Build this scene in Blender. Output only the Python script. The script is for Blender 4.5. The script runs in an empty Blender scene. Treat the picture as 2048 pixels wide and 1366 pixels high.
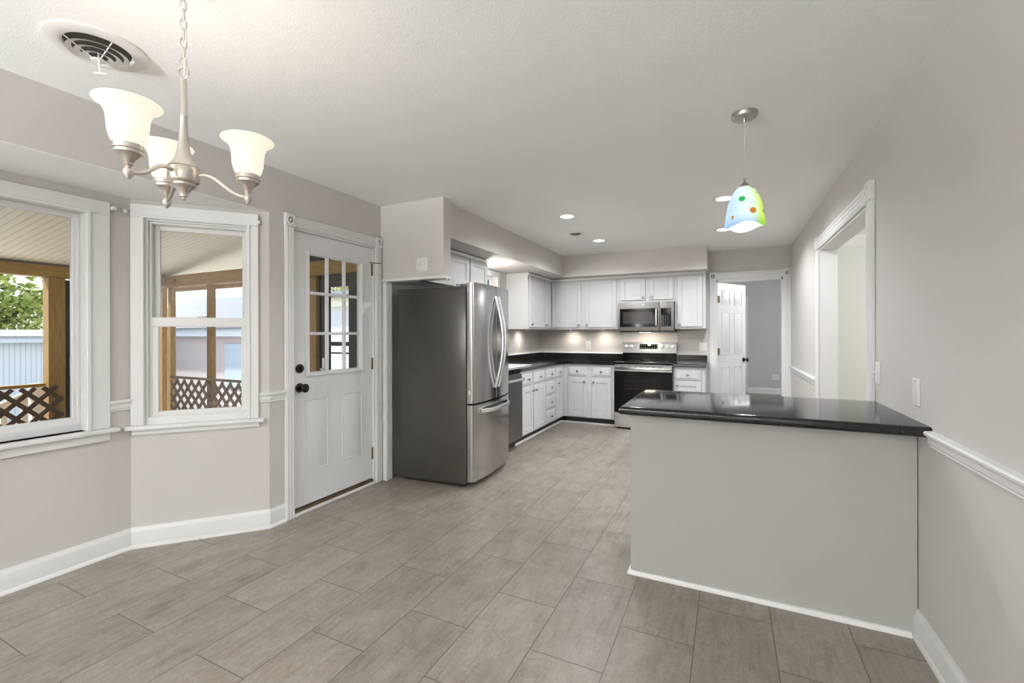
import bpy, bmesh, math, random
from mathutils import Vector, Matrix
random.seed(7)
S = bpy.context.scene
COL = S.collection
PI = math.pi

# ------------------------------------------------------------------ camera
FPX, YAW, ROLL = 897.77, 0.4497, -0.0022
r0 = Vector((math.cos(YAW), math.sin(YAW), 0)); f0 = Vector((-math.sin(YAW), math.cos(YAW), 0)); u0 = Vector((0, 0, 1))
cr_ = math.cos(ROLL) * r0 + math.sin(ROLL) * u0
cu_ = -math.sin(ROLL) * r0 + math.cos(ROLL) * u0
cd = bpy.data.cameras.new('camera'); cam = bpy.data.objects.new('camera', cd); COL.objects.link(cam)
cd.sensor_width = 36; cd.lens = FPX * 36 / 2048; cd.shift_y = -15.78 / 2048; cd.clip_start = 0.02; cd.clip_end = 300
M4 = Matrix.Identity(4)
for i in range(3):
    M4[i][0] = cr_[i]; M4[i][1] = cu_[i]; M4[i][2] = -f0[i]
M4.translation = Vector((-0.729, 0.0, 1.3043))
cam.matrix_world = M4
S.camera = cam

# ------------------------------------------------------------------ world, sun, exposure
vs = S.view_settings
vs.view_transform = 'Standard'; vs.look = 'None'; vs.gamma = 1.0; vs.use_curve_mapping = False
vs.exposure = 0.95
W = bpy.data.worlds.new('sky'); S.world = W; W.use_nodes = True
wn = W.node_tree.nodes; wl = W.node_tree.links
bg = wn['Background']
tc = wn.new('ShaderNodeTexCoord'); sp = wn.new('ShaderNodeSeparateXYZ'); rp = wn.new('ShaderNodeValToRGB')
wl.new(tc.outputs['Generated'], sp.inputs[0]); wl.new(sp.outputs['Z'], rp.inputs[0]); wl.new(rp.outputs[0], bg.inputs['Color'])
rp.color_ramp.elements[0].position = 0.0; rp.color_ramp.elements[0].color = (.93, .96, 1.0, 1)
rp.color_ramp.elements[1].position = 0.6; rp.color_ramp.elements[1].color = (.62, .78, 1.0, 1)
bg.inputs['Strength'].default_value = 1.1
sd = bpy.data.lights.new('sun', 'SUN'); sd.energy = 6.5; sd.angle = 0.03; sd.color = (1, .95, .87)
sun = bpy.data.objects.new('sun', sd); COL.objects.link(sun)
sun.rotation_euler = Vector((0.64, 0.20, -0.74)).to_track_quat('-Z', 'Y').to_euler()

# ------------------------------------------------------------------ materials
def mat(name, col=(.8, .8, .8), rough=.5, metal=0., spec=.5, emit=None, es=0.):
    m = bpy.data.materials.new(name); m.use_nodes = True
    b = m.node_tree.nodes['Principled BSDF']
    b.inputs['Base Color'].default_value = (*col, 1); b.inputs['Roughness'].default_value = rough
    b.inputs['Metallic'].default_value = metal; b.inputs['Specular IOR Level'].default_value = spec
    if emit:
        b.inputs['Emission Color'].default_value = (*emit, 1); b.inputs['Emission Strength'].default_value = es
    return m
def nt(m): return m.node_tree.nodes, m.node_tree.links, m.node_tree.nodes['Principled BSDF']
def coord(m, scale=(1, 1, 1), rot=(0, 0, 0)):
    n, l, b = nt(m)
    t = n.new('ShaderNodeTexCoord'); mp = n.new('ShaderNodeMapping')
    mp.inputs['Scale'].default_value = scale; mp.inputs['Rotation'].default_value = rot
    l.new(t.outputs['Object'], mp.inputs['Vector']); return mp.outputs['Vector']
def noise(m, vec, scale, detail=4, rough=.55, dist=0.):
    n, l, b = nt(m); x = n.new('ShaderNodeTexNoise')
    x.inputs['Scale'].default_value = scale; x.inputs['Detail'].default_value = detail
    x.inputs['Roughness'].default_value = rough; x.inputs['Distortion'].default_value = dist
    l.new(vec, x.inputs['Vector']); return x.outputs['Fac']
def ramp(m, fac, stops):
    n, l, b = nt(m); r = n.new('ShaderNodeValToRGB'); e = r.color_ramp.elements
    while len(e) < len(stops): e.new(.5)
    for el, (p, c) in zip(e, stops): el.position = p; el.color = (*c, 1) if len(c) == 3 else c
    l.new(fac, r.inputs[0]); return r.outputs['Color']
def bump(m, h, strength=.2, dist=.002):
    n, l, b = nt(m); x = n.new('ShaderNodeBump'); x.inputs['Strength'].default_value = strength; x.inputs['Distance'].default_value = dist
    l.new(h, x.inputs['Height']); l.new(x.outputs[0], b.inputs['Normal'])
def mixc(m, fac, a, c, mode='MIX'):
    n, l, b = nt(m); x = n.new('ShaderNodeMix'); x.data_type = 'RGBA'; x.blend_type = mode
    for v, s in ((fac, 'Factor'), (a, 'A'), (c, 'B')):
        i = [q for q in x.inputs if q.name == s and (q.type == 'RGBA' or s == 'Factor')][0]
        if isinstance(v, (int, float)): i.default_value = v
        elif isinstance(v, tuple): i.default_value = (*v, 1)
        else: l.new(v, i)
    return [o for o in x.outputs if o.type == 'RGBA'][0]
def setc(m, out, inp='Base Color'):
    n, l, b = nt(m); l.new(out, b.inputs[inp])
def math_(m, op, a, b_=None):
    n, l, b = nt(m); x = n.new('ShaderNodeMath'); x.operation = op
    for i, v in enumerate((a, b_)):
        if v is None: continue
        if isinstance(v, (int, float)): x.inputs[i].default_value = v
        else: l.new(v, x.inputs[i])
    return x.outputs[0]

paint = mat('greige_paint', (.62, .592, .572), .75, spec=.25)
v = coord(paint); bump(paint, noise(paint, v, 260, 2), .05, .001)
paintg = mat('grey_room_paint', (.62, .62, .62), .75, spec=.25)
paintb = mat('pale_green_grey_paint', (.70, .70, .65), .75, spec=.25)
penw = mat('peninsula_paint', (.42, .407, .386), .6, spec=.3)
ceil = mat('stippled_ceiling', (.94, .94, .935), .9, spec=.15)
v = coord(ceil)
cn, cl, cb = nt(ceil)
vo = cn.new('ShaderNodeTexVoronoi'); vo.feature = 'F1'; vo.inputs['Scale'].default_value = 11
cl.new(v, vo.inputs['Vector'])
na = noise(ceil, v, 60, 3, .6, 1.5)
wv = cn.new('ShaderNodeTexWave'); wv.inputs['Scale'].default_value = 14; wv.inputs['Distortion'].default_value = 14; wv.inputs['Detail'].default_value = 3; wv.inputs['Detail Scale'].default_value = 2.2
cl.new(v, wv.inputs['Vector'])
hh = math_(ceil, 'ADD', math_(ceil, 'MULTIPLY', na, .5), math_(ceil, 'MULTIPLY', math_(ceil, 'POWER', wv.outputs['Fac'], 4.0), .7))
bump(ceil, hh, .16, .003)
white = mat('white_gloss_trim', (.79, .79, .785), .35)
cabw = mat('white_cabinet_paint', (.62, .62, .625), .38)
doorw = mat('white_door_paint', (.80, .80, .81), .33)
plastic = mat('white_plastic', (.82, .81, .79), .35)
dark = mat('near_black_paint', (.03, .03, .03), .6)  # near-black coat for toe kicks and outlet slots
blackk = mat('black_metal', (.012, .012, .012), .3, .3)
brass = mat('aged_brass', (.17, .135, .075), .45, .5)
bronze = mat('antique_bronze', (.20, .14, .09), .4, .8)
nickel = mat('brushed_nickel', (.66, .61, .55), .28, 1.)
nickel2 = mat('satin_nickel', (.50, .49, .47), .30, 1.)
knobm = mat('pewter_knob', (.30, .30, .31), .25, 1.)
chrome = mat('bright_steel', (.80, .80, .81), .30, 1.)
def brushed(name, col, rough, axis_scale):
    m = mat(name, col, rough, 1.)
    v = coord(m, axis_scale); f = noise(m, v, 4, 3, .6)
    n, l, b = nt(m); mr = n.new('ShaderNodeMapRange')
    mr.inputs['To Min'].default_value = rough - .05; mr.inputs['To Max'].default_value = rough + .08
    l.new(f, mr.inputs['Value']); l.new(mr.outputs[0], b.inputs['Roughness'])
    bump(m, f, .03, .0006); return m
steel = brushed('stainless_steel', (.47, .465, .46), .17, (6, 6, 140))
steeld = brushed('dark_stainless', (.27, .262, .255), .30, (6, 6, 140))
slate = brushed('slate_grey_steel', (.23, .217, .208), .40, (140, 6, 6))
fside = mat('charcoal_fridge_side', (.075, .069, .062), .20, .25, .6)
v = coord(fside); bump(fside, noise(fside, v, 420, 2), .08, .0006)
blackgl = mat('black_glass', (.005, .005, .005), .05, spec=.14)
mwglass = mat('microwave_window_mesh', (.040, .035, .031), .10, spec=.12)
blackpl = mat('black_plastic', (.015, .015, .015), .35)
sinkm = mat('white_sink_enamel', (.86, .86, .85), .18)
ledm = mat('led_diffuser', (1, 1, 1), .5, emit=(1, .97, .92), es=14.)
puckm = mat('puck_lens', (1, 1, 1), .5, emit=(1, .86, .66), es=10.)
clockm = mat('clock_display', (.02, .02, .02), .3, emit=(.85, .93, 1), es=1.6)
legend = mat('grey_key_legend', (.35, .35, .35), .5)

# granite-look laminate
def counter(name, base, rough):
    m = mat(name, base, rough, spec=.5)
    v = coord(m); n, l, b = nt(m)
    vo = n.new('ShaderNodeTexVoronoi'); vo.inputs['Scale'].default_value = 170; l.new(v, vo.inputs['Vector'])
    spk = ramp(m, vo.outputs['Distance'], [(.0, (1, 1, 1)), (.17, (1, 1, 1)), (.24, (0, 0, 0))])
    f2 = noise(m, v, 130, 2, .7)
    msk = math_(m, 'MULTIPLY', spk, ramp(m, f2, [(.46, (0, 0, 0)), (.56, (1, 1, 1))]))
    c = mixc(m, msk, base, (.26, .20, .15))
    c2 = mixc(m, ramp(m, noise(m, v, 60, 4, .7), [(.45, (0, 0, 0)), (.7, (1, 1, 1))]), c, (base[0] * 1.25, base[1] * 1.25, base[2] * 1.35))
    setc(m, c2); return m
cntr = counter('black_speckled_counter', (.0105, .010, .0115), .085)

# floor tile, 12 x 24 in, long side along Y
tile = mat('stone_look_tile', (.4, .36, .31), .38, spec=.4)
n, l, b = nt(tile)
t_ = n.new('ShaderNodeTexCoord'); sx = n.new('ShaderNodeSeparateXYZ'); cx = n.new('ShaderNodeCombineXYZ')
l.new(t_.outputs['Object'], sx.inputs[0])
l.new(math_(tile, 'ADD', sx.outputs['Y'], -1.087 - .3073 + .6146 * 10), cx.inputs[0])
l.new(math_(tile, 'ADD', sx.outputs['X'], .253 + .3047 * 20), cx.inputs[1])
bt = n.new('ShaderNodeTexBrick'); l.new(cx.outputs[0], bt.inputs['Vector'])
bt.offset = .5; bt.offset_frequency = 2; bt.squash = 1
for k_, v_ in (('Scale', 1), ('Mortar Size', .0021), ('Mortar Smooth', .1), ('Bias', 0), ('Brick Width', .6146), ('Row Height', .3047)):
    bt.inputs[k_].default_value = v_
bt.inputs['Color1'].default_value = (0, 0, 0, 1); bt.inputs['Color2'].default_value = (1, 1, 1, 1); bt.inputs['Mortar'].default_value = (.5, .5, .5, 1)
rnd = n.new('ShaderNodeSeparateColor'); l.new(bt.outputs['Color'], rnd.inputs[0])
off = n.new('ShaderNodeVectorMath'); off.operation = 'SCALE'; off.inputs[0].default_value = (37, 53, 71)
l.new(rnd.outputs[0], off.inputs['Scale'])
ad = n.new('ShaderNodeVectorMath'); ad.operation = 'ADD'; l.new(t_.outputs['Object'], ad.inputs[0]); l.new(off.outputs[0], ad.inputs[1])
ms = n.new('ShaderNodeMapping'); ms.inputs['Scale'].default_value = (1.9, 1.0, 1); l.new(ad.outputs[0], ms.inputs['Vector'])
cloud = noise(tile, ms.outputs[0], 4.2, 8, .66, .35)
ms2 = n.new('ShaderNodeMapping'); ms2.inputs['Scale'].default_value = (16, 1.4, 1); ms2.inputs['Rotation'].default_value = (0, 0, .16); l.new(ad.outputs[0], ms2.inputs['Vector'])
streak = noise(tile, ms2.outputs[0], 3.0, 8, .72, .15)
fine = noise(tile, ad.outputs[0], 95, 4, .65)
vein_n = noise(tile, ad.outputs[0], 5.5, 5, .6, .8)
base = ramp(tile, cloud, [(.30, (.205, .172, .138)), (.48, (.285, .249, .209)), (.60, (.325, .290, .249)), (.76, (.405, .370, .327))])
c1 = mixc(tile, ramp(tile, streak, [(.40, (0, 0, 0)), (.66, (.55, .55, .55))]), base, (.375, .339, .296))
dk = ramp(tile, streak, [(.30, (.70, .68, .66)), (.46, (1, 1, 1))])
c2 = mixc(tile, .55, c1, mixc(tile, 1.0, c1, dk, 'MULTIPLY'))
vein = ramp(tile, vein_n, [(.485, (0, 0, 0)), (.498, (.30, .30, .30)), (.502, (.30, .30, .30)), (.515, (0, 0, 0))])
c2 = mixc(tile, vein, c2, (.46, .43, .39))
c3 = mixc(tile, ramp(tile, fine, [(.34, (.30, .30, .30)), (.52, (0, 0, 0))]), c2, (.17, .145, .12))
tint = ramp(tile, rnd.outputs[0], [(0, (.93, .93, .93)), (1, (1.06, 1.055, 1.05))])
c4 = mixc(tile, 1.0, c3, tint, 'MULTIPLY')
c5 = mixc(tile, bt.outputs['Fac'], c4, (.12, .105, .09))
setc(tile, c5)
bump(tile, math_(tile, 'SUBTRACT', math_(tile, 'MULTIPLY', fine, .12), bt.outputs['Fac']), .25, .0012)

def wood(name, a, b2, scale=(1, 1, 1), rough=.6):
    m = mat(name, a, rough, spec=.3); v = coord(m, scale)
    f = noise(m, v, 7, 5, .6, .6); vk = m.node_tree.nodes.new('ShaderNodeTexVoronoi'); vk.inputs['Scale'].default_value = 3.2; m.node_tree.links.new(coord(m), vk.inputs['Vector']); kn = vk.outputs['Distance']
    c = ramp(m, f, [(.3, a), (.7, b2)])
    c = mixc(m, ramp(m, kn, [(.045, (1, 1, 1)), (.075, (0, 0, 0))]), c, (a[0] * .35, a[1] * .3, a[2] * .3))
    setc(m, c); return m
pine = wood('treated_pine_post', (.26, .155, .05), (.40, .25, .09), (6, 6, .8))
pineh = wood('treated_pine_beam', (.30, .185, .06), (.43, .28, .10), (.8, .8, 8))
latm = wood('brown_stained_lattice', (.075, .048, .034), (.12, .08, .058), (3, 3, 3))
latg = wood('weathered_grey_lattice', (.20, .155, .12), (.29, .235, .19), (3, 3, 3))
deckm = wood('deck_boards', (.27, .235, .20), (.36, .315, .27), (1, 8, 1))
railm = mat('cream_rail_paint', (.80, .74, .62), .5)
stdoor = mat('dark_bronze_frame', (.030, .024, .020), .4)
scrn = mat('dark_screen_panel', (.02, .02, .02), .5)
bead = mat('porch_beadboard', (.80, .76, .62), .55, spec=.3)
n, l, b = nt(bead)
t_ = n.new('ShaderNodeTexCoord'); sx = n.new('ShaderNodeSeparateXYZ'); l.new(t_.outputs['Object'], sx.inputs[0])
fr = math_(bead, 'FRACT', math_(bead, 'MULTIPLY', sx.outputs['Y'], 1 / .06), None)
gr = ramp(bead, fr, [(0, (.0, .0, .0)), (.05, (0, 0, 0)), (.10, (1, 1, 1)), (.92, (1, 1, 1)), (1, (.0, .0, .0))])
setc(bead, mixc(bead, gr, (.60, .55, .43), (.80, .755, .62)))
bump(bead, gr, .4, .004)
def siding(name, a, per, rough=.5, axis='Y'):
    m = mat(name, a, rough, spec=.3); n, l, b = nt(m)
    t_ = n.new('ShaderNodeTexCoord'); sx = n.new('ShaderNodeSeparateXYZ'); l.new(t_.outputs['Object'], sx.inputs[0])
    fr = math_(m, 'FRACT', math_(m, 'MULTIPLY', sx.outputs[axis], 1 / per), None)
    gr = ramp(m, fr, [(0, (0, 0, 0)), (.12, (.2, .2, .2)), (.22, (1, 1, 1)), (.9, (1, 1, 1)), (1, (0, 0, 0))])
    setc(m, mixc(m, gr, (a[0] * .8, a[1] * .8, a[2] * .8), a)); bump(m, gr, .5, .01); return m
shedm = siding('pale_blue_metal_siding', (.60, .635, .65), .08)
tin = siding('galvanised_tin_roof', (.26, .27, .28), .16, .35)
nhroof = siding('grey_ribbed_roof', (.105, .112, .13), .2, .5, 'Y')
nhwall = mat('pinkish_white_siding', (.50, .42, .41), .7)
leafm = mat('spring_leaves', (.42, .52, .12), .6, spec=.2)
n, l, b = nt(leafm)
oi = n.new('ShaderNodeNewGeometry'); setc(leafm, ramp(leafm, oi.outputs['Random Per Island'], [(0, (.20, .27, .06)), (.35, (.40, .48, .12)), (.75, (.58, .62, .20)), (1, (.66, .64, .36))]))
bark = wood('tree_bark', (.10, .08, .06), (.2, .17, .13), (3, 3, .6))
grass = mat('lawn_grass', (.22, .30, .10), .9); v = coord(grass)
setc(grass, ramp(grass, noise(grass, v, 3, 5), [(.3, (.07, .10, .03)), (.7, (.14, .15, .06))]))

def glassmat(name, refl=.07, tintc=(.97, .98, .98)):
    m = bpy.data.materials.new(name); m.use_nodes = True; n = m.node_tree.nodes; l = m.node_tree.links
    n.clear(); o = n.new('ShaderNodeOutputMaterial'); mx = n.new('ShaderNodeMixShader'); tr = n.new('ShaderNodeBsdfTransparent'); gl = n.new('ShaderNodeBsdfGlossy'); fz = n.new('ShaderNodeFresnel')
    tr.inputs[0].default_value = (*tintc, 1); gl.inputs['Roughness'].default_value = .02; fz.inputs[0].default_value = 1.28
    l.new(fz.outputs[0], mx.inputs[0]); l.new(tr.outputs[0], mx.inputs[1]); l.new(gl.outputs[0], mx.inputs[2]); l.new(mx.outputs[0], o.inputs[0]); return m
pane_m = glassmat('window_glass')
frost = glassmat('frosted_film', tintc=(.9, .9, .9))
def shade_mat(name, col, es, trk=1., fac=.55):
    m = bpy.data.materials.new(name); m.use_nodes = True; n = m.node_tree.nodes; l = m.node_tree.links
    n.clear(); o = n.new('ShaderNodeOutputMaterial'); mx = n.new('ShaderNodeMixShader'); tr = n.new('ShaderNodeBsdfTranslucent'); df = n.new('ShaderNodeBsdfPrincipled'); ads = n.new('ShaderNodeAddShader'); em = n.new('ShaderNodeEmission')
    df.inputs['Roughness'].default_value = .25; mx.inputs[0].default_value = fac
    sk = n.new('ShaderNodeVectorMath'); sk.operation = 'SCALE'; sk.inputs['Scale'].default_value = trk; l.new(sk.outputs[0], tr.inputs[0])
    for s in (df.inputs[0], em.inputs[0]): s.default_value = (*col, 1)
    sk.inputs[0].default_value = col
    em.inputs[1].default_value = es
    l.new(df.outputs[0], mx.inputs[1]); l.new(tr.outputs[0], mx.inputs[2]); l.new(mx.outputs[0], ads.inputs[0]); l.new(em.outputs[0], ads.inputs[1]); l.new(ads.outputs[0], o.inputs[0])
    return m, (sk.inputs[0], df.inputs[0], em.inputs[0])
alab, _ = shade_mat('alabaster_glass', (1.0, .915, .76), .40, .05)
bulbm = mat('lit_bulb', (1, 1, 1), .4, emit=(1, .88, .68), es=5)
artg, socks = shade_mat('painted_art_glass', (.7, .85, .9), .44, .05)
n = artg.node_tree.nodes; l = artg.node_tree.links
t_ = n.new('ShaderNodeTexCoord'); sx = n.new('ShaderNodeSeparateXYZ'); l.new(t_.outputs['Object'], sx.inputs[0])
def mm(op, a, b_):
    x = n.new('ShaderNodeMath'); x.operation = op
    for i, v in enumerate((a, b_)):
        if isinstance(v, (int, float)): x.inputs[i].default_value = v
        elif v is not None: l.new(v, x.inputs[i])
    return x.outputs[0]
def rr(fac, stops, interp='LINEAR'):
    r = n.new('ShaderNodeValToRGB'); r.color_ramp.interpolation = interp; e = r.color_ramp.elements
    while len(e) < len(stops): e.new(.5)
    for el, (p, c) in zip(e, stops): el.position = p; el.color = (*c, 1)
    l.new(fac, r.inputs[0]); return r.outputs[0]
def mxx(f, a, c):
    x = n.new('ShaderNodeMix'); x.data_type = 'RGBA'
    F = [q for q in x.inputs if q.name == 'Factor'][0]; A, B = [q for q in x.inputs if q.type == 'RGBA']
    for s, v in ((F, f), (A, a), (B, c)):
        if isinstance(v, tuple): s.default_value = (*v, 1)
        else: l.new(v, s)
    return [o for o in x.outputs if o.type == 'RGBA'][0]
side = mm('ADD', mm('MULTIPLY', mm('ADD', mm('MULTIPLY', sx.outputs['X'], r0.x), mm('MULTIPLY', sx.outputs['Y'], r0.y)), 5.2), .5)
hz = mm('MULTIPLY', mm('ADD', sx.outputs['Z'], .0), 1 / .20)
cbase = rr(side, [(.05, (.50, .70, .88)), (.32, (.72, .90, .96)), (.55, (.72, .92, .62)), (.78, (.66, .86, .12)), (1, (.55, .80, .10))])
cbase = mxx(rr(hz, [(.0, (1, 1, 1)), (.10, (.55, .55, .55)), (.26, (0, 0, 0))]), cbase, mxx(rr(side, [(.5, (0, 0, 0)), (.62, (1, 1, 1))]), (.32, .50, .78), (.25, .62, .05)))
vo = n.new('ShaderNodeTexVoronoi'); vo.inputs['Scale'].default_value = 21; l.new(t_.outputs['Object'], vo.inputs['Vector'])
dot = rr(vo.outputs['Distance'], [(0, (1, 1, 1)), (.30, (1, 1, 1)), (.36, (0, 0, 0))])
sc = n.new('ShaderNodeSeparateColor'); l.new(vo.outputs['Color'], sc.inputs[0])
pick = rr(sc.outputs[0], [(0, (0, 0, 0)), (.45, (1, 1, 1))], 'CONSTANT')
dcol = rr(sc.outputs[1], [(0, (.85, .75, .03)), (.25, (.55, .20, .03)), (.5, (.04, .40, .10)), (.7, (.25, .45, .35)), (.85, (.5, .55, .6))], 'CONSTANT')
m_ = n.new('ShaderNodeMath'); m_.operation = 'MULTIPLY'; l.new(dot, m_.inputs[0]); l.new(pick, m_.inputs[1])
cfin = mxx(m_.outputs[0], cbase, dcol)
for s in socks: l.new(cfin, s)

# ------------------------------------------------------------------ geometry helpers
class Fr:
    """plan frame: origin, t = direction along the face, n = outward (into the room)"""
    def __init__(s, o, t, n): s.o = Vector((*o, 0)); s.t = Vector((*t, 0)); s.n = Vector((*n, 0))
    def p(s, a, d, z): q = s.o + s.t * a + s.n * d; return Vector((q.x, q.y, z))
WORLD = Fr((0, 0), (1, 0), (0, 1))
def nb(): return bmesh.new()
def box(bm, fr, a0, a1, d0, d1, z0, z1, bev=0., seg=1):
    vs = [bm.verts.new(fr.p(a, d, z)) for a in (a0, a1) for d in (d0, d1) for z in (z0, z1)]
    I = [(0, 1, 3, 2), (4, 6, 7, 5), (0, 4, 5, 1), (2, 3, 7, 6), (0, 2, 6, 4), (1, 5, 7, 3)]
    fs = [bm.faces.new([vs[i] for i in q]) for q in I]
    if bev:
        es = list({e for f in fs for e in f.edges})
        bmesh.ops.bevel(bm, geom=es, offset=bev, segments=seg, affect='EDGES', profile=.6)
def wbox(bm, x0, x1, y0, y1, z0, z1, bev=0., seg=1): box(bm, WORLD, x0, x1, y0, y1, z0, z1, bev, seg)
def prism(bm, fr, outline, z0, z1):
    """outline in (a,d), extruded in z"""
    lo = [bm.verts.new(fr.p(a, d, z0)) for a, d in outline]; hi = [bm.verts.new(fr.p(a, d, z1)) for a, d in outline]
    bm.faces.new(lo); bm.faces.new(hi[::-1]); n = len(lo)
    for i in range(n): bm.faces.new((lo[i], lo[(i + 1) % n], hi[(i + 1) % n], hi[i]))
def vprism(bm, fr, outline, d0, d1):
    """outline in (a,z), extruded along d"""
    lo = [bm.verts.new(fr.p(a, d0, z)) for a, z in outline]; hi = [bm.verts.new(fr.p(a, d1, z)) for a, z in outline]
    bm.faces.new(lo); bm.faces.new(hi[::-1]); n = len(lo)
    for i in range(n): bm.faces.new((lo[i], lo[(i + 1) % n], hi[(i + 1) % n], hi[i]))
def lathe(bm, prof, mtx, seg=32, cap=True):
    rings = []
    for r, z in prof:
        if r < 1e-6: rings.append([bm.verts.new(mtx @ Vector((0, 0, z)))])
        else: rings.append([bm.verts.new(mtx @ Vector((r * math.cos(2 * PI * k / seg), r * math.sin(2 * PI * k / seg), z))) for k in range(seg)])
    for a, b in zip(rings, rings[1:]):
        if len(a) == 1 and len(b) == 1: continue
        for k in range(seg):
            k2 = (k + 1) % seg
            if len(a) == 1: bm.faces.new((a[0], b[k], b[k2]))
            elif len(b) == 1: bm.faces.new((a[k], a[k2], b[0]))
            else: bm.faces.new((a[k], a[k2], b[k2], b[k]))
    if cap:
        for g in (rings[0], rings[-1]):
            if len(g) > 1: bm.faces.new(g)
def tube(bm, pts, r, seg=10, closed=False, cap=True):
    pts = [Vector(p) for p in pts]; N = len(pts); rs = r if isinstance(r, (list, tuple)) else [r] * N
    up = None; rings = []
    for i, p in enumerate(pts):
        a = pts[i - 1] if (i > 0 or closed) else p; b = pts[(i + 1) % N] if (i < N - 1 or closed) else p
        t = (b - a).normalized()
        if up is None:
            up = Vector((0, 0, 1)) if abs(t.z) < .9 else Vector((1, 0, 0))
        u = (up - t * up.dot(t)).normalized(); w = t.cross(u); up = u
        rings.append([bm.verts.new(p + rs[i] * (math.cos(2 * PI * k / seg) * u + math.sin(2 * PI * k / seg) * w)) for k in range(seg)])
    M = N if closed else N - 1
    for i in range(M):
        a, b = rings[i], rings[(i + 1) % N]
        for k in range(seg): bm.faces.new((a[k], a[(k + 1) % seg], b[(k + 1) % seg], b[k]))
    if cap and not closed: bm.faces.new(rings[0]); bm.faces.new(rings[-1])
def ribbon(bm, pts, across, w, th):
    """flat bar swept along pts; across = width direction"""
    pts = [Vector(p) for p in pts]; ac = Vector(across).normalized(); rings = []
    for i, p in enumerate(pts):
        t = (pts[min(i + 1, len(pts) - 1)] - pts[max(i - 1, 0)]).normalized(); nn = t.cross(ac).normalized(); h, k = w / 2, th / 2
        o = [(-h, -k * .5), (-h * .8, -k), (h * .8, -k), (h, -k * .5), (h, k * .5), (h * .8, k), (-h * .8, k), (-h, k * .5)]
        rings.append([bm.verts.new(p + ac * x + nn * y) for x, y in o])
    for a, b in zip(rings, rings[1:]):
        for k in range(8): bm.faces.new((a[k], a[(k + 1) % 8], b[(k + 1) % 8], b[k]))
    bm.faces.new(rings[0]); bm.faces.new(rings[-1])
def sweep(bm, prof, pts, side=1):
    """prof [(d,z)] swept along plan polyline pts; d measured to the side (+1 = right of travel), mitred"""
    P = [Vector(p) for p in pts]; rings = []
    for i, p in enumerate(P):
        t1 = (P[i] - P[i - 1]).normalized() if i > 0 else None; t2 = (P[i + 1] - P[i]).normalized() if i < len(P) - 1 else None
        ns = [Vector((t.y, -t.x)) * side for t in (t1, t2) if t is not None]
        m = ns[0] if len(ns) == 1 else (ns[0] + ns[1]) / (1 + ns[0].dot(ns[1]))
        rings.append([bm.verts.new((p.x + m.x * d, p.y + m.y * d, z)) for d, z in prof])
    k = len(prof)
    for a, b in zip(rings, rings[1:]):
        for j in range(k): bm.faces.new((a[j], a[(j + 1) % k], b[(j + 1) % k], b[j]))
    bm.faces.new(rings[0]); bm.faces.new(rings[-1])
def wall(bm, fr, a0, a1, z0, z1, th, holes=()):
    A = sorted({a0, a1, *[h[i] for h in holes for i in (0, 1)]}); Z = sorted({z0, z1, *[h[i] for h in holes for i in (2, 3)]})
    for i in range(len(A) - 1):
        for j in range(len(Z) - 1):
            ca, cz = (A[i] + A[i + 1]) / 2, (Z[j] + Z[j + 1]) / 2
            if any(h[0] < ca < h[1] and h[2] < cz < h[3] for h in holes): continue
            box(bm, fr, A[i], A[i + 1], -th, 0, Z[j], Z[j + 1])
    bmesh.ops.remove_doubles(bm, verts=bm.verts, dist=1e-5)
    # drop inner double faces
    seen = {}
    for f in list(bm.faces):
        key = tuple(sorted(v.index for v in f.verts)); seen.setdefault(key, []).append(f)
    bm.verts.index_update(); seen = {}
    for f in list(bm.faces):
        seen.setdefault(tuple(sorted(v.index for v in f.verts)), []).append(f)
    kill = [f for g in seen.values() if len(g) > 1 for f in g]
    bmesh.ops.delete(bm, geom=kill, context='FACES')

def rootloc(o):
    while o.parent: o = o.parent
    return o.location
def obj(name, bm, m, parent=None, smooth=35, label=None, base=None):
    bmesh.ops.recalc_face_normals(bm, faces=bm.faces)
    loc = Vector(base) if base is not None else (rootloc(parent) if parent else Vector((0, 0, 0)))
    if loc.length: bmesh.ops.translate(bm, verts=bm.verts, vec=-loc)
    me = bpy.data.meshes.new(name); bm.to_mesh(me); bm.free(); me.materials.append(m)
    if smooth:
        for p in me.polygons: p.use_smooth = True
        me.set_sharp_from_angle(angle=math.radians(smooth))
    o = bpy.data.objects.new(name, me); COL.objects.link(o)
    if parent: o.parent = parent
    elif base is not None: o.location = loc
    if label: o['label'] = label
    return o
def tag(o, label, cat, group=None, kind=None):
    o['label'] = label; o['category'] = cat
    if group: o['group'] = group
    if kind: o['kind'] = kind
    return o
def thing(name, label, cat, loc, group=None, kind=None):
    o = bpy.data.objects.new(name, None); COL.objects.link(o); o.location = loc; o.empty_display_size = .1
    return tag(o, label, cat, group, kind)
def struct(name, bm, m, label, cat, parent=None, smooth=0):
    o = obj(name, bm, m, parent, smooth); return tag(o, label, cat, kind='structure')
def copy_tree(o, loc, label):
    c = o.copy(); COL.objects.link(c); c.location = loc; c['label'] = label
    for ch in o.children:
        d = ch.copy(); COL.objects.link(d); d.parent = c
        for g in ch.children:
            e = g.copy(); COL.objects.link(e); e.parent = d
            if e.type == 'LIGHT': pass
    return c
def mZ(p, zdir=(0, 0, 1)):
    q = Vector(zdir).normalized().to_track_quat('Z', 'Y').to_matrix().to_4x4(); q.translation = Vector(p); return q
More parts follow.
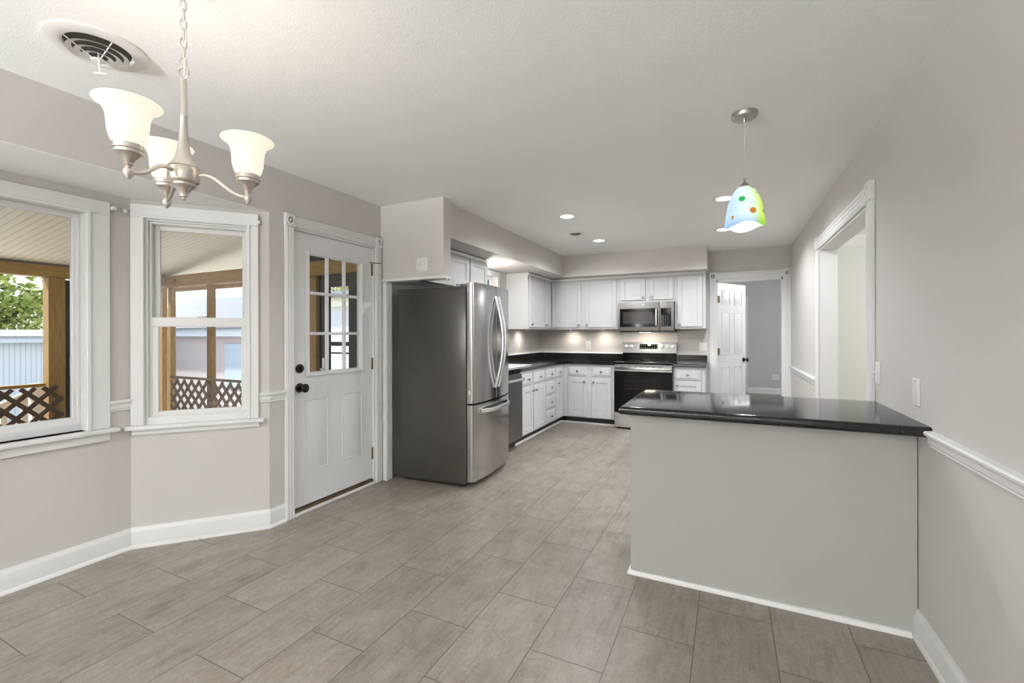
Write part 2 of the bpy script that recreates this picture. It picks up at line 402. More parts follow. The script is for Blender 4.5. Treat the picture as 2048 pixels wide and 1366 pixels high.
def light(name, kind, loc, parent, energy, col=(1, 1, 1), size=.05, spot=None, direction=None, blend=.6):
    d = bpy.data.lights.new(name, kind); d.energy = energy; d.color = col
    if kind == 'AREA': d.shape = 'DISK'; d.size = size
    else: d.shadow_soft_size = size
    if kind == 'SPOT': d.spot_size = spot; d.spot_blend = blend
    o = bpy.data.objects.new(name, d); COL.objects.link(o)
    if parent: o.parent = parent; o.location = Vector(loc) - rootloc(parent)
    else: o.location = loc
    if direction: o.rotation_euler = Vector(direction).to_track_quat('-Z', 'Y').to_euler()
    return o

# ------------------------------------------------------------------ plan constants
XL, XB, YB, H, YF = -3.521, -4.016, 6.827, 2.44, -5.0
BY0, BY1, BE0, BE1 = -.755, 1.455, -1.31, 2.017
TH = .13
L_ = Fr((XL, 0), (0, 1), (1, 0))           # left wall, a = world Y
B_ = Fr((0, YB), (1, 0), (0, -1))          # back wall, a = world X
R_ = Fr((0, 0), (0, 1), (-1, 0))           # right wall, a = world Y
BAY = Fr((XB, 0), (0, 1), (1, 0))          # bay front wall, a = world Y
al = math.hypot(XL - XB, BE1 - BY1); at = ((XL - XB) / al, (BE1 - BY1) / al)
ANG = Fr((XB, BY1), at, (at[1], -at[0]))   # angled wall nearest the door
ANG2 = Fr((XL, BE0), (-at[0], at[1]), (at[1], at[0]))

# ------------------------------------------------------------------ structure: floor, ceiling, walls
bm = nb(); out = [(XL, YF), (3.0, YF), (3.0, 11.2), (XL - .12, 11.2), (XL - .12, BE1), (XB - .10, BY1 + .03), (XB - .10, BY0 - .03), (XL - .12, BE0 - .02), (XL - .12, YF)]
prism(bm, WORLD, out[1:], -.12, 0)
struct('floor', bm, tile, 'beige grey stone-look tile floor laid in offset rows', 'floor')
bm = nb(); wbox(bm, XL - .13, 3.0, YF - .1, 11.2, H, H + .12)
struct('ceiling', bm, ceil, 'white textured ceiling over dining area and kitchen', 'ceiling')
bm = nb(); prism(bm, WORLD, [(XL - .002, BE0 - .005), (XL - .002, BE1 + .005), (XB - .1, BY1 + .06), (XB - .1, BY0 - .06)], 2.130, 2.25)
struct('ceiling_bay', bm, ceil, 'lower white ceiling inside the bay window', 'ceiling')
KW = (4.56, 5.30, 1.14, 2.06)
bm = nb(); wall(bm, L_, YF, YB + TH, 0, H, TH, [(BE0, BE1, -1, 2.133), (2.196, 3.024, -1, 2.066), KW])
struct('wall_left', bm, paint, 'greige left wall with the white entry door', 'wall')
PW = (-.541, 1.254, .757, 2.011)
bm = nb(); wall(bm, BAY, BY0 - .02, BY1 + .02, -.02, 2.133, .12, [PW])
struct('wall_bay', bm, paint, 'greige bay wall around the large picture window', 'wall')
AW = (.060, .650, .747, 2.03)
bm = nb(); wall(bm, ANG, .0, al, -.02, 2.133, .12, [AW])
struct('wall_bay_right', bm, paint, 'greige angled bay wall around the double-hung window', 'wall')
bm = nb(); wall(bm, ANG2, 0, al, -.02, 2.133, .12)
struct('wall_bay_left', bm, paint, 'greige angled bay wall behind the camera', 'wall')
bm = nb(); wall(bm, B_, XL, 0, 0, H, TH, [(-.886, -.085, -1, 2.04)])
struct('wall_back', bm, paint, 'greige back wall of the kitchen with the open doorway', 'wall')
bm = nb(); wall(bm, R_, YF, YB + TH, 0, H, .128, [(3.197, 4.775, -1, 2.05)])
struct('wall_right', bm, paint, 'pale grey right wall with a cased opening', 'wall')
FRT = Fr((0, YF), (1, 0), (0, 1))
bm = nb(); wall(bm, FRT, XL - .1, .13, 0, H, .12, [(-3.05, -.45, .85, 2.15)])
struct('wall_front', bm, paint, 'greige wall behind the camera with an added wide window', 'wall')
t = thing('fill_window', 'wide white window added behind the camera for fill daylight', 'window', (-1.75, YF, .25), kind='structure')  # window added out of view to let fill daylight in
bm = nb()
for a0, a1, z0, z1 in ((-3.05, -2.98, .85, 2.15), (-.52, -.45, .85, 2.15), (-1.79, -1.71, .85, 2.15), (-3.05, -.45, .85, .92), (-3.05, -.45, 2.08, 2.15)): box(bm, FRT, a0, a1, -.1, .015, z0, z1)
obj('window_frame', bm, white, t)
bm = nb(); box(bm, FRT, -2.98, -.52, -.06, -.052, .92, 2.08); obj('pane', bm, pane_m, t)
# soffits and the header over the fridge
bm = nb(); wbox(bm, XL, -2.9115, 3.2, YB, 2.14, H); wbox(bm, -2.9115, -.98, 6.268, YB, 2.13, H)
struct('trim_1', bm, paint, 'boxed soffit running above the upper cabinets', 'soffit')
bm = nb(); wbox(bm, XL, -2.85, 3.096, 3.2, 1.79, H)
struct('wall_header', bm, paint, 'short greige header wall beside the entry door', 'wall')
bm = nb(); wbox(bm, XL, -2.845, 3.088, 3.205, 1.765, 1.79, .002)
struct('trim_2', bm, white, 'white board under the short header wall', 'trim')
bm = nb(); wbox(bm, XL, -3.462, 3.098, 3.178, 0, 1.765, .003)
for q in range(4): wbox(bm, -3.463, -3.459, 3.108 + .018 * q, 3.116 + .018 * q, 0.02, 1.76)
struct('trim_3', bm, white, 'white pilaster trim between entry door and fridge recess', 'trim')
# hall behind the open door, room behind the cased opening
bm = nb(); wall(bm, Fr((0, 11.08), (1, 0), (0, -1)), -1.6, 1.3, 0, H, .1)
struct('wall_hall_back', bm, paintg, 'grey wall at the end of the hall', 'wall')
bm = nb(); wbox(bm, -1.7, -1.6, YB + TH, 11.08, 0, H); struct('wall_hall_left', bm, paintg, 'grey left wall of the hall', 'wall')
bm = nb(); wbox(bm, 1.2, 1.3, YB + TH, 11.08, 0, H); wbox(bm, .13, 1.3, YB, YB + TH, 0, H); struct('wall_hall_right', bm, paintg, 'grey right wall of the hall', 'wall')
bm = nb(); wbox(bm, .128, 3.0, 6.54, 6.66, 0, H); struct('wall_room_back', bm, paintb, 'pale green-grey wall seen through the cased opening', 'wall')
bm = nb(); wbox(bm, 2.9, 3.0, YF, 6.54, 0, H); struct('wall_room_right', bm, paintb, 'far right wall of the adjoining room', 'wall')
bm = nb(); wbox(bm, .13, 3.0, YF - .1, YF, 0, H); struct('wall_room_front', bm, paintb, 'front wall of the adjoining room', 'wall')
CROWN = [(0, 2.33), (.012, 2.33), (.018, 2.345), (.03, 2.36), (.062, 2.40), (.075, 2.42), (.085, 2.425), (.085, H), (0, H)]
bm = nb(); sweep(bm, CROWN, [(.128, 6.54), (2.9, 6.54)], 1)
struct('trim_4', bm, white, 'white crown moulding in the adjoining room', 'trim', smooth=30)

# ------------------------------------------------------------------ baseboards and chair rails
BASE = [(0, 0), (.024, 0), (.023, .010), (.018, .018), (.0145, .021), (.0145, .098), (.012, .108), (.008, .114), (.006, .125), (0, .125)]
RAIL = [(0, .845), (.008, .846), (.012, .853), (.010, .858), (.016, .866), (.017, .885), (.022, .892), (.030, .897), (.031, .906), (.026, .912), (0, .914)]
bm = nb(); sweep(bm, BASE, [(XL, YF), (XL, BE0), (XB, BY0), (XB, BY1), (XL, BE1), (XL, 2.128)], 1)
struct('baseboard_left', bm, white, 'white baseboard following the bay wall to the door', 'baseboard', smooth=30)
bm = nb(); sweep(bm, BASE, [(0, YF), (0, 2.482)], -1)
struct('baseboard_right', bm, white, 'white baseboard on right wall ending at the peninsula', 'baseboard', smooth=30)
bm = nb(); sweep(bm, BASE, [(0, 4.90), (0, YB)], -1)
struct('baseboard_right_far', bm, white, 'white baseboard on right wall beyond the cased opening', 'baseboard', smooth=30)
bm = nb(); sweep(bm, BASE, [(-1.6, 11.08), (1.2, 11.08)], 1)
struct('baseboard_hall', bm, white, 'white baseboard at the end of the hall', 'baseboard', smooth=30)
bm = nb(); sweep(bm, RAIL, [(0, YF), (0, 2.328)], -1)
struct('trim_5', bm, white, 'white chair rail on right wall in front of the peninsula', 'chair rail', smooth=30)
bm = nb(); sweep(bm, [(d, z - .028) for d, z in RAIL], [(0, 4.93), (0, YB)], -1)
struct('trim_6', bm, white, 'white chair rail between cased opening and hall doorway', 'chair rail', smooth=30)
bm = nb(); sweep(bm, RAIL, [(XB, 1.345), (XB, BY1), (ANG.p(.012, 0, 0).x, ANG.p(.012, 0, 0).y)], 1)
struct('trim_7', bm, white, 'short white chair rail between the two bay windows', 'chair rail', smooth=30)
e0 = ANG.p(.69, 0, 0); bm = nb(); sweep(bm, RAIL, [(e0.x, e0.y), (XL, BE1), (XL, 2.13)], 1)
struct('trim_8', bm, white, 'short white chair rail between double-hung window and entry door', 'chair rail', smooth=30)

# ------------------------------------------------------------------ windows
def casing(bm, fr, a0, a1, z0, z1, w, head, th=.02):
    """flat casing left, right, head with a small inner bead"""
    for p0, p1 in ((a0 - w, a0), (a1, a1 + w)):
        box(bm, fr, p0, p1, 0, th, z0, z1, .003)
    box(bm, fr, a0 - w, a1 + w, 0, th + .004, z1, z1 + head, .003)
    for p0, p1 in ((a0 - .016, a0 + .004), (a1 - .004, a1 + .016)): box(bm, fr, p0, p1, 0, th + .008, z0, z1 + .014, .003)
    box(bm, fr, a0, a1, 0, th + .008, z1 - .004, z1 + .014, .003)
def framebox(bm, fr, a0, a1, z0, z1, w, d0, d1, bev=.002):
    box(bm, fr, a0, a0 + w, d0, d1, z0, z1, bev); box(bm, fr, a1 - w, a1, d0, d1, z0, z1, bev)
    box(bm, fr, a0 + w, a1 - w, d0, d1, z0, z0 + w, bev); box(bm, fr, a0 + w, a1 - w, d0, d1, z1 - w, z1, bev)
def stool(bm, fr, a0, a1, z, depth=.05, th=.026): box(bm, fr, a0, a1, -.1, depth, z - th, z, .008, 3)
# window 1: picture window
t = thing('window_1', 'large single-pane picture window in the bay', 'window', (XB, .36, .75), kind='structure')
bm = nb(); casing(bm, BAY, -.53, 1.243, .757, 2.0, .105, .078); obj('casing', bm, white, t)
bm = nb()
box(bm, BAY, 1.243, 1.254, -.12, 0, .757, 2.011); box(bm, BAY, -.541, -.530, -.12, 0, .757, 2.011); box(bm, BAY, -.53, 1.243, -.12, 0, 2.0, 2.011)
framebox(bm, BAY, -.53, 1.243, .795, 2.0, .014, -.078, -.064)
box(bm, BAY, -.53, 1.243, -.12, -.058, .757, .80); obj('jamb', bm, white, t)
bm = nb(); framebox(bm, BAY, -.53, 1.243, .80, 2.0, .033, -.10, -.070); obj('sash', bm, white, t)
bm = nb(); box(bm, BAY, -.51, 1.225, -.088, -.082, .82, 1.98); obj('pane', bm, pane_m, t)
bm = nb(); stool(bm, BAY, -.70, 1.385, .757); obj('sill', bm, white, t)
bm = nb(); box(bm, BAY, -.64, 1.348, 0, .02, .683, .731, .003); obj('apron', bm, white, t)
# window 2: double-hung
t = thing('window_2', 'double-hung window in the angled bay wall', 'window', tuple(ANG.p(.35, 0, .75)), kind='structure')
bm = nb(); casing(bm, ANG, .068, .623, .747, 2.022, .064, .08); obj('casing', bm, white, t)
bm = nb(); box(bm, ANG, .060, .086, -.12, 0, .747, 2.03); box(bm, ANG, .622, .65, -.12, 0, .747, 2.03); box(bm, ANG, .086, .622, -.12, 0, 2.008, 2.03); box(bm, ANG, .086, .622, -.12, 0, .747, .792)
framebox(bm, ANG, .086, .622, .79, 2.008, .014, -.05, -.02); obj('jamb', bm, white, t)
bm = nb(); framebox(bm, ANG, .10, .612, 1.372, 1.995, .030, -.092, -.064)
box(bm, ANG, .10, .612, -.092, -.064, 1.372, 1.41); up_s = obj('upper_sash', bm, plastic, t)
bm = nb(); box(bm, ANG, .125, .59, -.08, -.075, 1.40, 1.97); obj('pane', bm, pane_m, up_s)
bm = nb(); framebox(bm, ANG, .096, .615, .786, 1.412, .034, -.062, -.026)
box(bm, ANG, .096, .615, -.062, -.02, 1.352, 1.412, .004); lo_s = obj('lower_sash', bm, plastic, t)
bm = nb(); box(bm, ANG, .125, .59, -.046, -.041, .81, 1.37); obj('pane', bm, pane_m, lo_s)
bm = nb(); box(bm, ANG, .335, .385, -.045, -.016, 1.412, 1.422, .003); obj('sash_lock', bm, plastic, t)
bm = nb(); stool(bm, ANG, -.02, .722, .747); obj('sill', bm, white, t)
bm = nb(); box(bm, ANG, .008, .69, 0, .02, .690, .722, .003); box(bm, ANG, .008, .69, 0, .016, .686, .70, .003); obj('apron', bm, white, t)
# window 3: kitchen window over the sink
t = thing('window_3', 'bright kitchen window above the sink, mostly behind the fridge', 'window', (XL, 4.93, 1.14), kind='structure')
bm = nb(); casing(bm, L_, 4.58, 5.30, 1.16, 2.055, .07, .07); obj('casing', bm, white, t)
bm = nb(); framebox(bm, L_, 4.56, 5.30, 1.14, 2.06, .045, -.10, -.05); box(bm, L_, 4.56, 5.30, -.1, -.06, 1.58, 1.63); obj('sash', bm, white, t)
bm = nb(); box(bm, L_, 4.60, 5.26, -.08, -.075, 1.18, 2.02); obj('pane', bm, pane_m, t)
# curtain rod brackets
def bracket(fr, a, z, label):
    p = fr.p(a, .02, z); t = tag(bpy.data.objects.new('curtain_rod_bracket', None), label, 'bracket', 'curtain rod brackets'); COL.objects.link(t); t.location = p
    bm = nb(); box(bm, fr, a - .010, a + .010, .0, .045, z - .010, z + .012, .003); obj('bracket_arm', bm, plastic, t)
    bm = nb(); lathe(bm, [(.0, -.001), (.004, -.001), (.004, .004), (0, .004)], mZ(fr.p(a, .03, z - .014), (0, 0, 1)), 10); obj('screw', bm, nickel2, t)
bracket(BAY, 1.360, 2.045, 'small white curtain bracket at right end of the picture window head')
bracket(ANG, -.012, 2.045, 'small white curtain bracket at left end of the double-hung window head')
bracket(ANG, .690, 2.045, 'small white curtain bracket at right end of the double-hung window head')

# ------------------------------------------------------------------ door casings with corner blocks
def fluted(bm, fr, a0, a1, z0, z1, th=.018):
    box(bm, fr, a0, a1, 0, th, z0, z1, .003); w = (a1 - a0)
    for k in (.2, .5, .8): box(bm, fr, a0 + w * (k - .09), a0 + w * (k + .09), 0, th + .004, z0, z1, .003)
def flutedh(bm, fr, a0, a1, z0, z1, th=.018):
    box(bm, fr, a0, a1, 0, th, z0, z1, .003); w = z1 - z0
    for k in (.2, .5, .8): box(bm, fr, a0, a1, 0, th + .004, z0 + w * (k - .09), z0 + w * (k + .09), .003)
def rosette(parent, fr, a0, a1, z0, z1):
    bm = nb(); box(bm, fr, a0 - .004, a1 + .004, 0, .026, z0, z1, .004)
    c = fr.p((a0 + a1) / 2, .026, (z0 + z1) / 2); r = min(a1 - a0, z1 - z0) * .4
    lathe(bm, [(r, -.002), (r, .003), (r * .8, .005), (r * .65, .0), (r * .45, .0), (r * .3, .005), (0, .006)], mZ(c, fr.n), 24, cap=False)
    obj('corner_block', bm, white, parent)
def doorcase(name, label, fr, a0, a1, zt, w, blk):
    t = thing(name, label, 'door casing', tuple(fr.p((a0 + a1) / 2, 0, 0)), kind='structure')
    bm = nb(); fluted(bm, fr, a0 - w, a0, 0, zt)
    fluted(bm, fr, a1, a1 + w, 0, zt); flutedh(bm, fr, a0, a1, zt + .004, zt + blk - .008); obj('casing', bm, white, t)
    rosette(t, fr, a0 - w, a0, zt, zt + blk); rosette(t, fr, a1, a1 + w, zt, zt + blk); return t
dc = doorcase('trim_9', 'white casing around the entry door', L_, 2.200, 3.018, 2.062, .072, .09)
bm = nb(); box(bm, L_, 2.196, 2.212, -.12, .0, 0, 2.062); box(bm, L_, 3.008, 3.024, -.12, .0, 0, 2.062); box(bm, L_, 2.2, 3.02, -.12, .0, 2.052, 2.066); obj('jamb', bm, white, dc)
dc = doorcase('trim_10', 'white casing around the hall doorway', B_, -.882, -.085, 2.036, .085, .11)
bm = nb(); box(bm, B_, -.886, -.868, -TH, .0, 0, 2.036); box(bm, B_, -.103, -.085, -TH, .0, 0, 2.036); box(bm, B_, -.886, -.085, -TH, .0, 2.012, 2.04); obj('jamb', bm, white, dc)
dc = doorcase('trim_11', 'white casing of the wide opening in the right wall', R_, 3.207, 4.765, 2.046, .105, .11)
bm = nb(); box(bm, R_, 3.197, 3.215, -.128, 0, 0, 2.05); box(bm, R_, 4.757, 4.775, -.128, 0, 0, 2.05); box(bm, R_, 3.215, 4.757, -.128, 0, 2.036, 2.05); obj('jamb', bm, white, dc)
bm = nb(); box(bm, Fr((0, 11.08), (1, 0), (0, -1)), -.44, -.352, 0, .02, 0, 2.1, .003); struct('trim_12', bm, white, 'white casing upright on the end wall of the hall', 'trim')

# ------------------------------------------------------------------ entry door
def knobset(bm, p, n, r=.030):
    lathe(bm, [(0, 0), (.034, 0), (.034, .006), (.028, .012), (.012, .014), (.010, .034), (.018, .040), (r, .052), (r + .002, .062), (r * .8, .070), (r * .55, .072), (r * .5, .069), (0, .069)], mZ(p, n), 28, cap=False)
def panel(bm, fr, a0, a1, z0, z1, d):
    """moulded raised panel sitting on the face at depth d"""
    framebox(bm, fr, a0, a1, z0, z1, .014, d - .002, d + .006, .003)
    A0, A1, Z0, Z1 = a0 + .03, a1 - .03, z0 + .03, z1 - .03
    o = [(a0 + .014, z0 + .014), (a1 - .014, z0 + .014), (a1 - .014, z1 - .014), (a0 + .014, z1 - .014)]; i_ = [(A0, Z0), (A1, Z0), (A1, Z1), (A0, Z1)]
    vo_ = [bm.verts.new(fr.p(a, d - .0005, z)) for a, z in o]; vi = [bm.verts.new(fr.p(a, d + .005, z)) for a, z in i_]
    for k in range(4): bm.faces.new((vo_[k], vo_[(k + 1) % 4], vi[(k + 1) % 4], vi[k]))
    bm.faces.new(vi)
t = thing('door_1', 'white entry door with nine-pane window and black knob', 'door', (XL, 2.61, 0), kind='structure')
DF = -.022
bm = nb(); wall(bm, Fr((XL + DF, 0), (0, 1), (1, 0)), 2.214, 3.007, .045, 2.05, .044, [(2.345, 2.875, 1.005, 1.915)]); obj('slab', bm, doorw, t, 0)
for a0, a1 in ((2.312, 2.530), (2.668, 2.886)):
    bm = nb(); panel(bm, L_, a0, a1, .283, .823, DF); obj('raised_panel', bm, doorw, t)
bm = nb()
for w_, dd in ((.036, .010), (.022, .016)): framebox(bm, L_, 2.318 + (.036 - w_) / 2, 2.902 - (.036 - w_) / 2, .985 + (.036 - w_) / 2, 1.930 - (.036 - w_) / 2, w_, DF - .02, DF + dd, .003)
lf = obj('window_frame', bm, doorw, t)
bm = nb()
for a in (2.524, 2.696): box(bm, L_, a - .011, a + .011, DF - .02, DF + .006, 1.005, 1.915, .003)
for z in (1.308, 1.612): box(bm, L_, 2.345, 2.875, DF - .02, DF + .0055, z - .011, z + .011, .003)
obj('muntins', bm, doorw, lf)
bm = nb(); box(bm, L_, 2.34, 2.88, DF - .026, DF - .021, 1.0, 1.92); obj('pane', bm, pane_m, t)
bm = nb(); knobset(bm, L_.p(2.270, DF, .913), (1, 0, 0)); obj('door_knob', bm, blackk, t, label='black round door knob')
bm = nb(); lathe(bm, [(0, 0), (.033, 0), (.033, .008), (.028, .014), (0, .014)], mZ(L_.p(2.270, DF, 1.053), (1, 0, 0)), 28, cap=False); box(bm, L_, 2.265, 2.275, DF + .012, DF + .030, 1.035, 1.071, .003)
obj('deadbolt', bm, blackk, t, label='black deadbolt turn')
for z in (1.865, 1.046, .262):
    bm = nb(); box(bm, L_, 2.999, 3.02, DF - .0, DF + .004, z - .05, z + .05); lathe(bm, [(.0065, -.052), (.0065, .052)], mZ(L_.p(3.010, DF + .008, z)), 12)
    obj('hinge', bm, bronze, t, label='bronze hinge')
bm = nb(); tube(bm, [L_.p(2.975, DF + .01, 1.925), L_.p(3.01, .012, 1.922), L_.p(3.06, .035, 1.925)], .004, 8); obj('hinge_stop', bm, bronze, t)
bm = nb(); box(bm, L_, 2.213, 3.007, -.12, -.004, 0, .038, .003); obj('threshold', bm, bronze, t, label='dark bronze threshold')
bm = nb(); box(bm, L_, 2.196, 3.022, -.004, .022, 0, .020, .004); obj('threshold_moulding', bm, white, t)
# ------------------------------------------------------------------ hall door, standing open
ha = math.atan2(.65, .363); DH = Fr((-.868, YB + .06), (math.cos(ha), math.sin(ha)), (math.sin(ha), -math.cos(ha)))
t = thing('door_2', 'white six-panel door standing open into the hall', 'door', (-.868, YB + .06, 0), kind='structure')
bm = nb(); box(bm, DH, .0, .752, -.035, 0, .012, 2.012, .002); obj('slab', bm, doorw, t)
for a0, a1 in ((.10, .32), (.43, .65)):
    for z0, z1 in ((1.70, 1.915), (1.0, 1.60), (.2, .83)):
        bm = nb(); panel(bm, DH, a0, a1, z0, z1, 0); obj('raised_panel', bm, doorw, t)
bm = nb(); knobset(bm, DH.p(.69, 0, .912), DH.n); knobset(bm, DH.p(.69, -.035, .912), -DH.n); obj('door_knob', bm, blackk, t, label='black round door knob')
for z in (1.775, 1.05, .25):
    bm = nb(); box(bm, B_, -.868, -.838, -.095, -.012, z - .045, z + .045); obj('hinge', bm, brass, t, label='brass hinge')

# ------------------------------------------------------------------ cabinets
LB = Fr((-2.90, 0), (0, 1), (1, 0)); BB = Fr((0, 6.24), (1, 0), (0, -1))
LU = Fr((-3.19, 0), (0, 1), (1, 0)); BU = Fr((0, 6.50), (1, 0), (0, -1))
def knob(parent, fr, a, z, d=.02):
    bm = nb(); lathe(bm, [(0, 0), (.008, 0), (.0055, .004), (.0055, .012), (.0125, .018), (.0155, .023), (.013, .028), (0, .030)], mZ(fr.p(a, d, z), fr.n), 18, cap=False); obj('knob', bm, knobm, parent)
def shaker(parent, fr, a0, a1, z0, z1, kn=None):
    bm = nb(); w = min(.058, (a1 - a0) * .28)
    framebox(bm, fr, a0, a1, z0, z1, w, .001, .02, .002)
    box(bm, fr, a0 + w - .002, a1 - w + .002, .001, .0115, z0 + w - .002, z1 - w + .002)
    framebox(bm, fr, a0 + w - .001, a1 - w + .001, z0 + w - .001, z1 - w + .001, .008, .011, .0155, .002)
    o = obj('door', bm, cabw, parent)
    if kn: knob(o, fr, *kn)
def drawer(parent, fr, a0, a1, z0, z1):
    bm = nb(); box(bm, fr, a0, a1, .001, .014, z0, z1, .003); box(bm, fr, a0 + .018, a1 - .018, .013, .020, z0 + .018, z1 - .018, .006)
    o = obj('drawer', bm, cabw, parent); knob(o, fr, (a0 + a1) / 2, (z0 + z1) / 2, .019)
def cab(name, label, fr, a0, a1, depth, z0, z1, cat='cabinet', toe=False, group=None):
    t = thing(name, label, cat, tuple(fr.p((a0 + a1) / 2, -depth / 2, z0 if not toe else 0)), group)
    bm = nb(); box(bm, fr, a0, a1, -depth, 0, z0, z1, .0015); obj('body', bm, cabw, t)
    if toe:
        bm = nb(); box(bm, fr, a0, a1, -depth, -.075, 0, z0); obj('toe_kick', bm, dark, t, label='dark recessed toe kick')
    return t
G1, G2 = 'white base cabinets', 'white upper cabinets'
t = cab('base_cabinet', 'white base cabinet beside the dishwasher, two doors under two drawers', LB, 4.717, 5.47, .60, .1, .864, toe=True, group=G1)
drawer(t, LB, 4.733, 5.050, .69, .828); drawer(t, LB, 5.078, 5.455, .69, .828)
shaker(t, LB, 4.733, 5.050, .115, .668, (5.022, .613)); shaker(t, LB, 5.078, 5.455, .115, .668, (5.108, .613))
t = cab('drawer_cabinet', 'white base cabinet with a stack of four drawers', LB, 5.471, 5.86, .60, .1, .864, toe=True, group=G1)
for z0, z1 in ((.69, .828), (.495, .664), (.300, .470), (.112, .275)): drawer(t, LB, 5.492, 5.835, z0, z1)
t = cab('base_cabinet', 'narrow white base cabinet in the corner, one door under one drawer', LB, 5.861, 6.239, .60, .1, .864, toe=True, group=G1)
drawer(t, LB, 5.882, 6.128, .69, .828); shaker(t, LB, 5.882, 6.128, .125, .668, (5.925, .61))
t = cab('base_cabinet', 'white base cabinet left of the stove, two doors under two drawers', BB, -2.899, -2.165, .58, .1, .864, toe=True, group=G1)
drawer(t, BB, -2.829, -2.548, .698, .828); drawer(t, BB, -2.479, -2.203, .698, .828)
shaker(t, BB, -2.829, -2.548, .112, .665, (-2.585, .611)); shaker(t, BB, -2.479, -2.203, .112, .665, (-2.450, .611))
t = cab('base_cabinet', 'small white base cabinet right of the stove', BB, -1.385, -1.0, .58, .1, .864, toe=True, group=G1)
drawer(t, BB, -1.365, -1.05, .698, .828); shaker(t, BB, -1.365, -1.05, .112, .675, (-1.335, .625))
bm = nb(); sweep(bm, [(0, 0), (.022, 0), (.020, .014), (.012, .024), (0, .026)], [(-2.972, 4.69), (-2.972, 6.312), (-2.165, 6.312)], 1)
struct('trim_13', bm, white, 'light moulding along the toe kick of the base cabinets', 'trim', smooth=30)
# uppers
t = cab('upper_cabinet', 'white upper cabinet above the refrigerator', LU, 3.207, 4.452, .33, 1.785, 2.135, group=G2)
shaker(t, LU, 3.24, 3.62, 1.80, 2.085, None); shaker(t, LU, 3.66, 4.035, 1.80, 2.085, None); shaker(t, LU, 4.062, 4.43, 1.80, 2.085, None)
t = cab('upper_cabinet', 'white upper cabinet on the left wall beside the sink window', LU, 5.60, 6.499, .33, 1.365, 2.138, group=G2)
shaker(t, LU, 5.635, 6.135, 1.392, 2.09, (5.67, 1.43)); shaker(t, LU, 6.165, 6.42, 1.392, 2.09, (6.20, 1.43))
t = cab('upper_cabinet', 'wide white upper cabinet left of the microwave, two doors', BU, -3.19, -2.155, .325, 1.365, 2.128, group=G2)
shaker(t, BU, -3.172, -2.712, 1.392, 2.09, (-2.745, 1.43)); shaker(t, BU, -2.650, -2.185, 1.392, 2.09, (-2.622, 1.43))
t = cab('upper_cabinet', 'short white upper cabinet above the microwave', BU, -2.153, -1.392, .325, 1.742, 2.128, group=G2)
shaker(t, BU, -2.122, -1.782, 1.772, 2.09, (-1.815, 1.815)); shaker(t, BU, -1.727, -1.415, 1.772, 2.09, (-1.697, 1.815))
t = cab('upper_cabinet', 'narrow white upper cabinet right of the microwave', BU, -1.39, -1.005, .325, 1.365, 2.128, group=G2)
shaker(t, BU, -1.358, -1.045, 1.392, 2.09, (-1.33, 1.43))
for pts, nm, lb in (([(-3.19, 3.205), (-3.19, 4.452)], 'trim_14', 'white top moulding of the cabinet above the refrigerator'),
                    ([(-3.19, 5.6), (-3.19, 6.5), (-1.005, 6.5)], 'trim_15', 'white top moulding of the kitchen upper cabinets')):
    bm = nb(); sweep(bm, [(0, 2.100), (.010, 2.100), (.012, 2.118), (.018, 2.128), (0, 2.128)], pts, 1); struct(nm, bm, white, lb, 'trim', smooth=30)

# ------------------------------------------------------------------ countertops
def nose(fr, a0, a1, d0, d1, z0, z1, front=True, left=False, right=False):
    bm = nb(); box(bm, fr, a0, a1, d0, d1, z0, z1); return bm
def bevel_sel(bm, test, off, seg=4):
    es = [e for e in bm.edges if test(e.verts[0].co, e.verts[1].co)]
    bmesh.ops.bevel(bm, geom=es, offset=off, segments=seg, affect='EDGES', profile=.5)
t = thing('countertop', 'L-shaped black speckled kitchen countertop with a white sink', 'countertop', (-3.2, 5.4, .865))
bm = nb(); prism(bm, WORLD, [(XL, 4.09), (-2.875, 4.09), (-2.875, 6.205), (-2.158, 6.205), (-2.158, YB), (XL, YB)], .865, .905)
bevel_sel(bm, lambda a, b: a.z > .9 and b.z > .9 and ((abs(a.x + 2.875) < .001 and abs(b.x + 2.875) < .001) or (abs(a.y - 6.205) < .001 and abs(b.y - 6.205) < .001)), .012)
obj('worktop', bm, cntr, t)
bm = nb(); wbox(bm, XL, XL + .02, 4.09, YB - .02, .905, .995, .003); wbox(bm, XL, -2.158, YB - .02, YB, .905, .995, .003); obj('backsplash', bm, cntr, t)
t = thing('countertop', 'short black countertop piece right of the stove', 'countertop', (-1.19, 6.5, .865))
bm = nb(); wbox(bm, -1.387, -.985, 6.205, YB, .865, .905); bevel_sel(bm, lambda a, b: a.z > .9 and b.z > .9 and abs(a.y - 6.205) < .001 and abs(b.y - 6.205) < .001, .012); obj('worktop', bm, cntr, t)
bm = nb(); wbox(bm, -1.387, -1.0, YB - .02, YB, .905, .995, .003); obj('backsplash', bm, cntr, t)
for pts, nm in (([(XL + .001, 4.1), (XL + .001, YB - .001), (-2.165, YB - .001)], 'trim_16'),):
    bm = nb(); sweep(bm, [(0, .996), (.012, .996), (.010, 1.006), (0, 1.012)], pts, 1); struct(nm, bm, white, 'thin white caulk strip on top of the dark backsplash', 'trim')
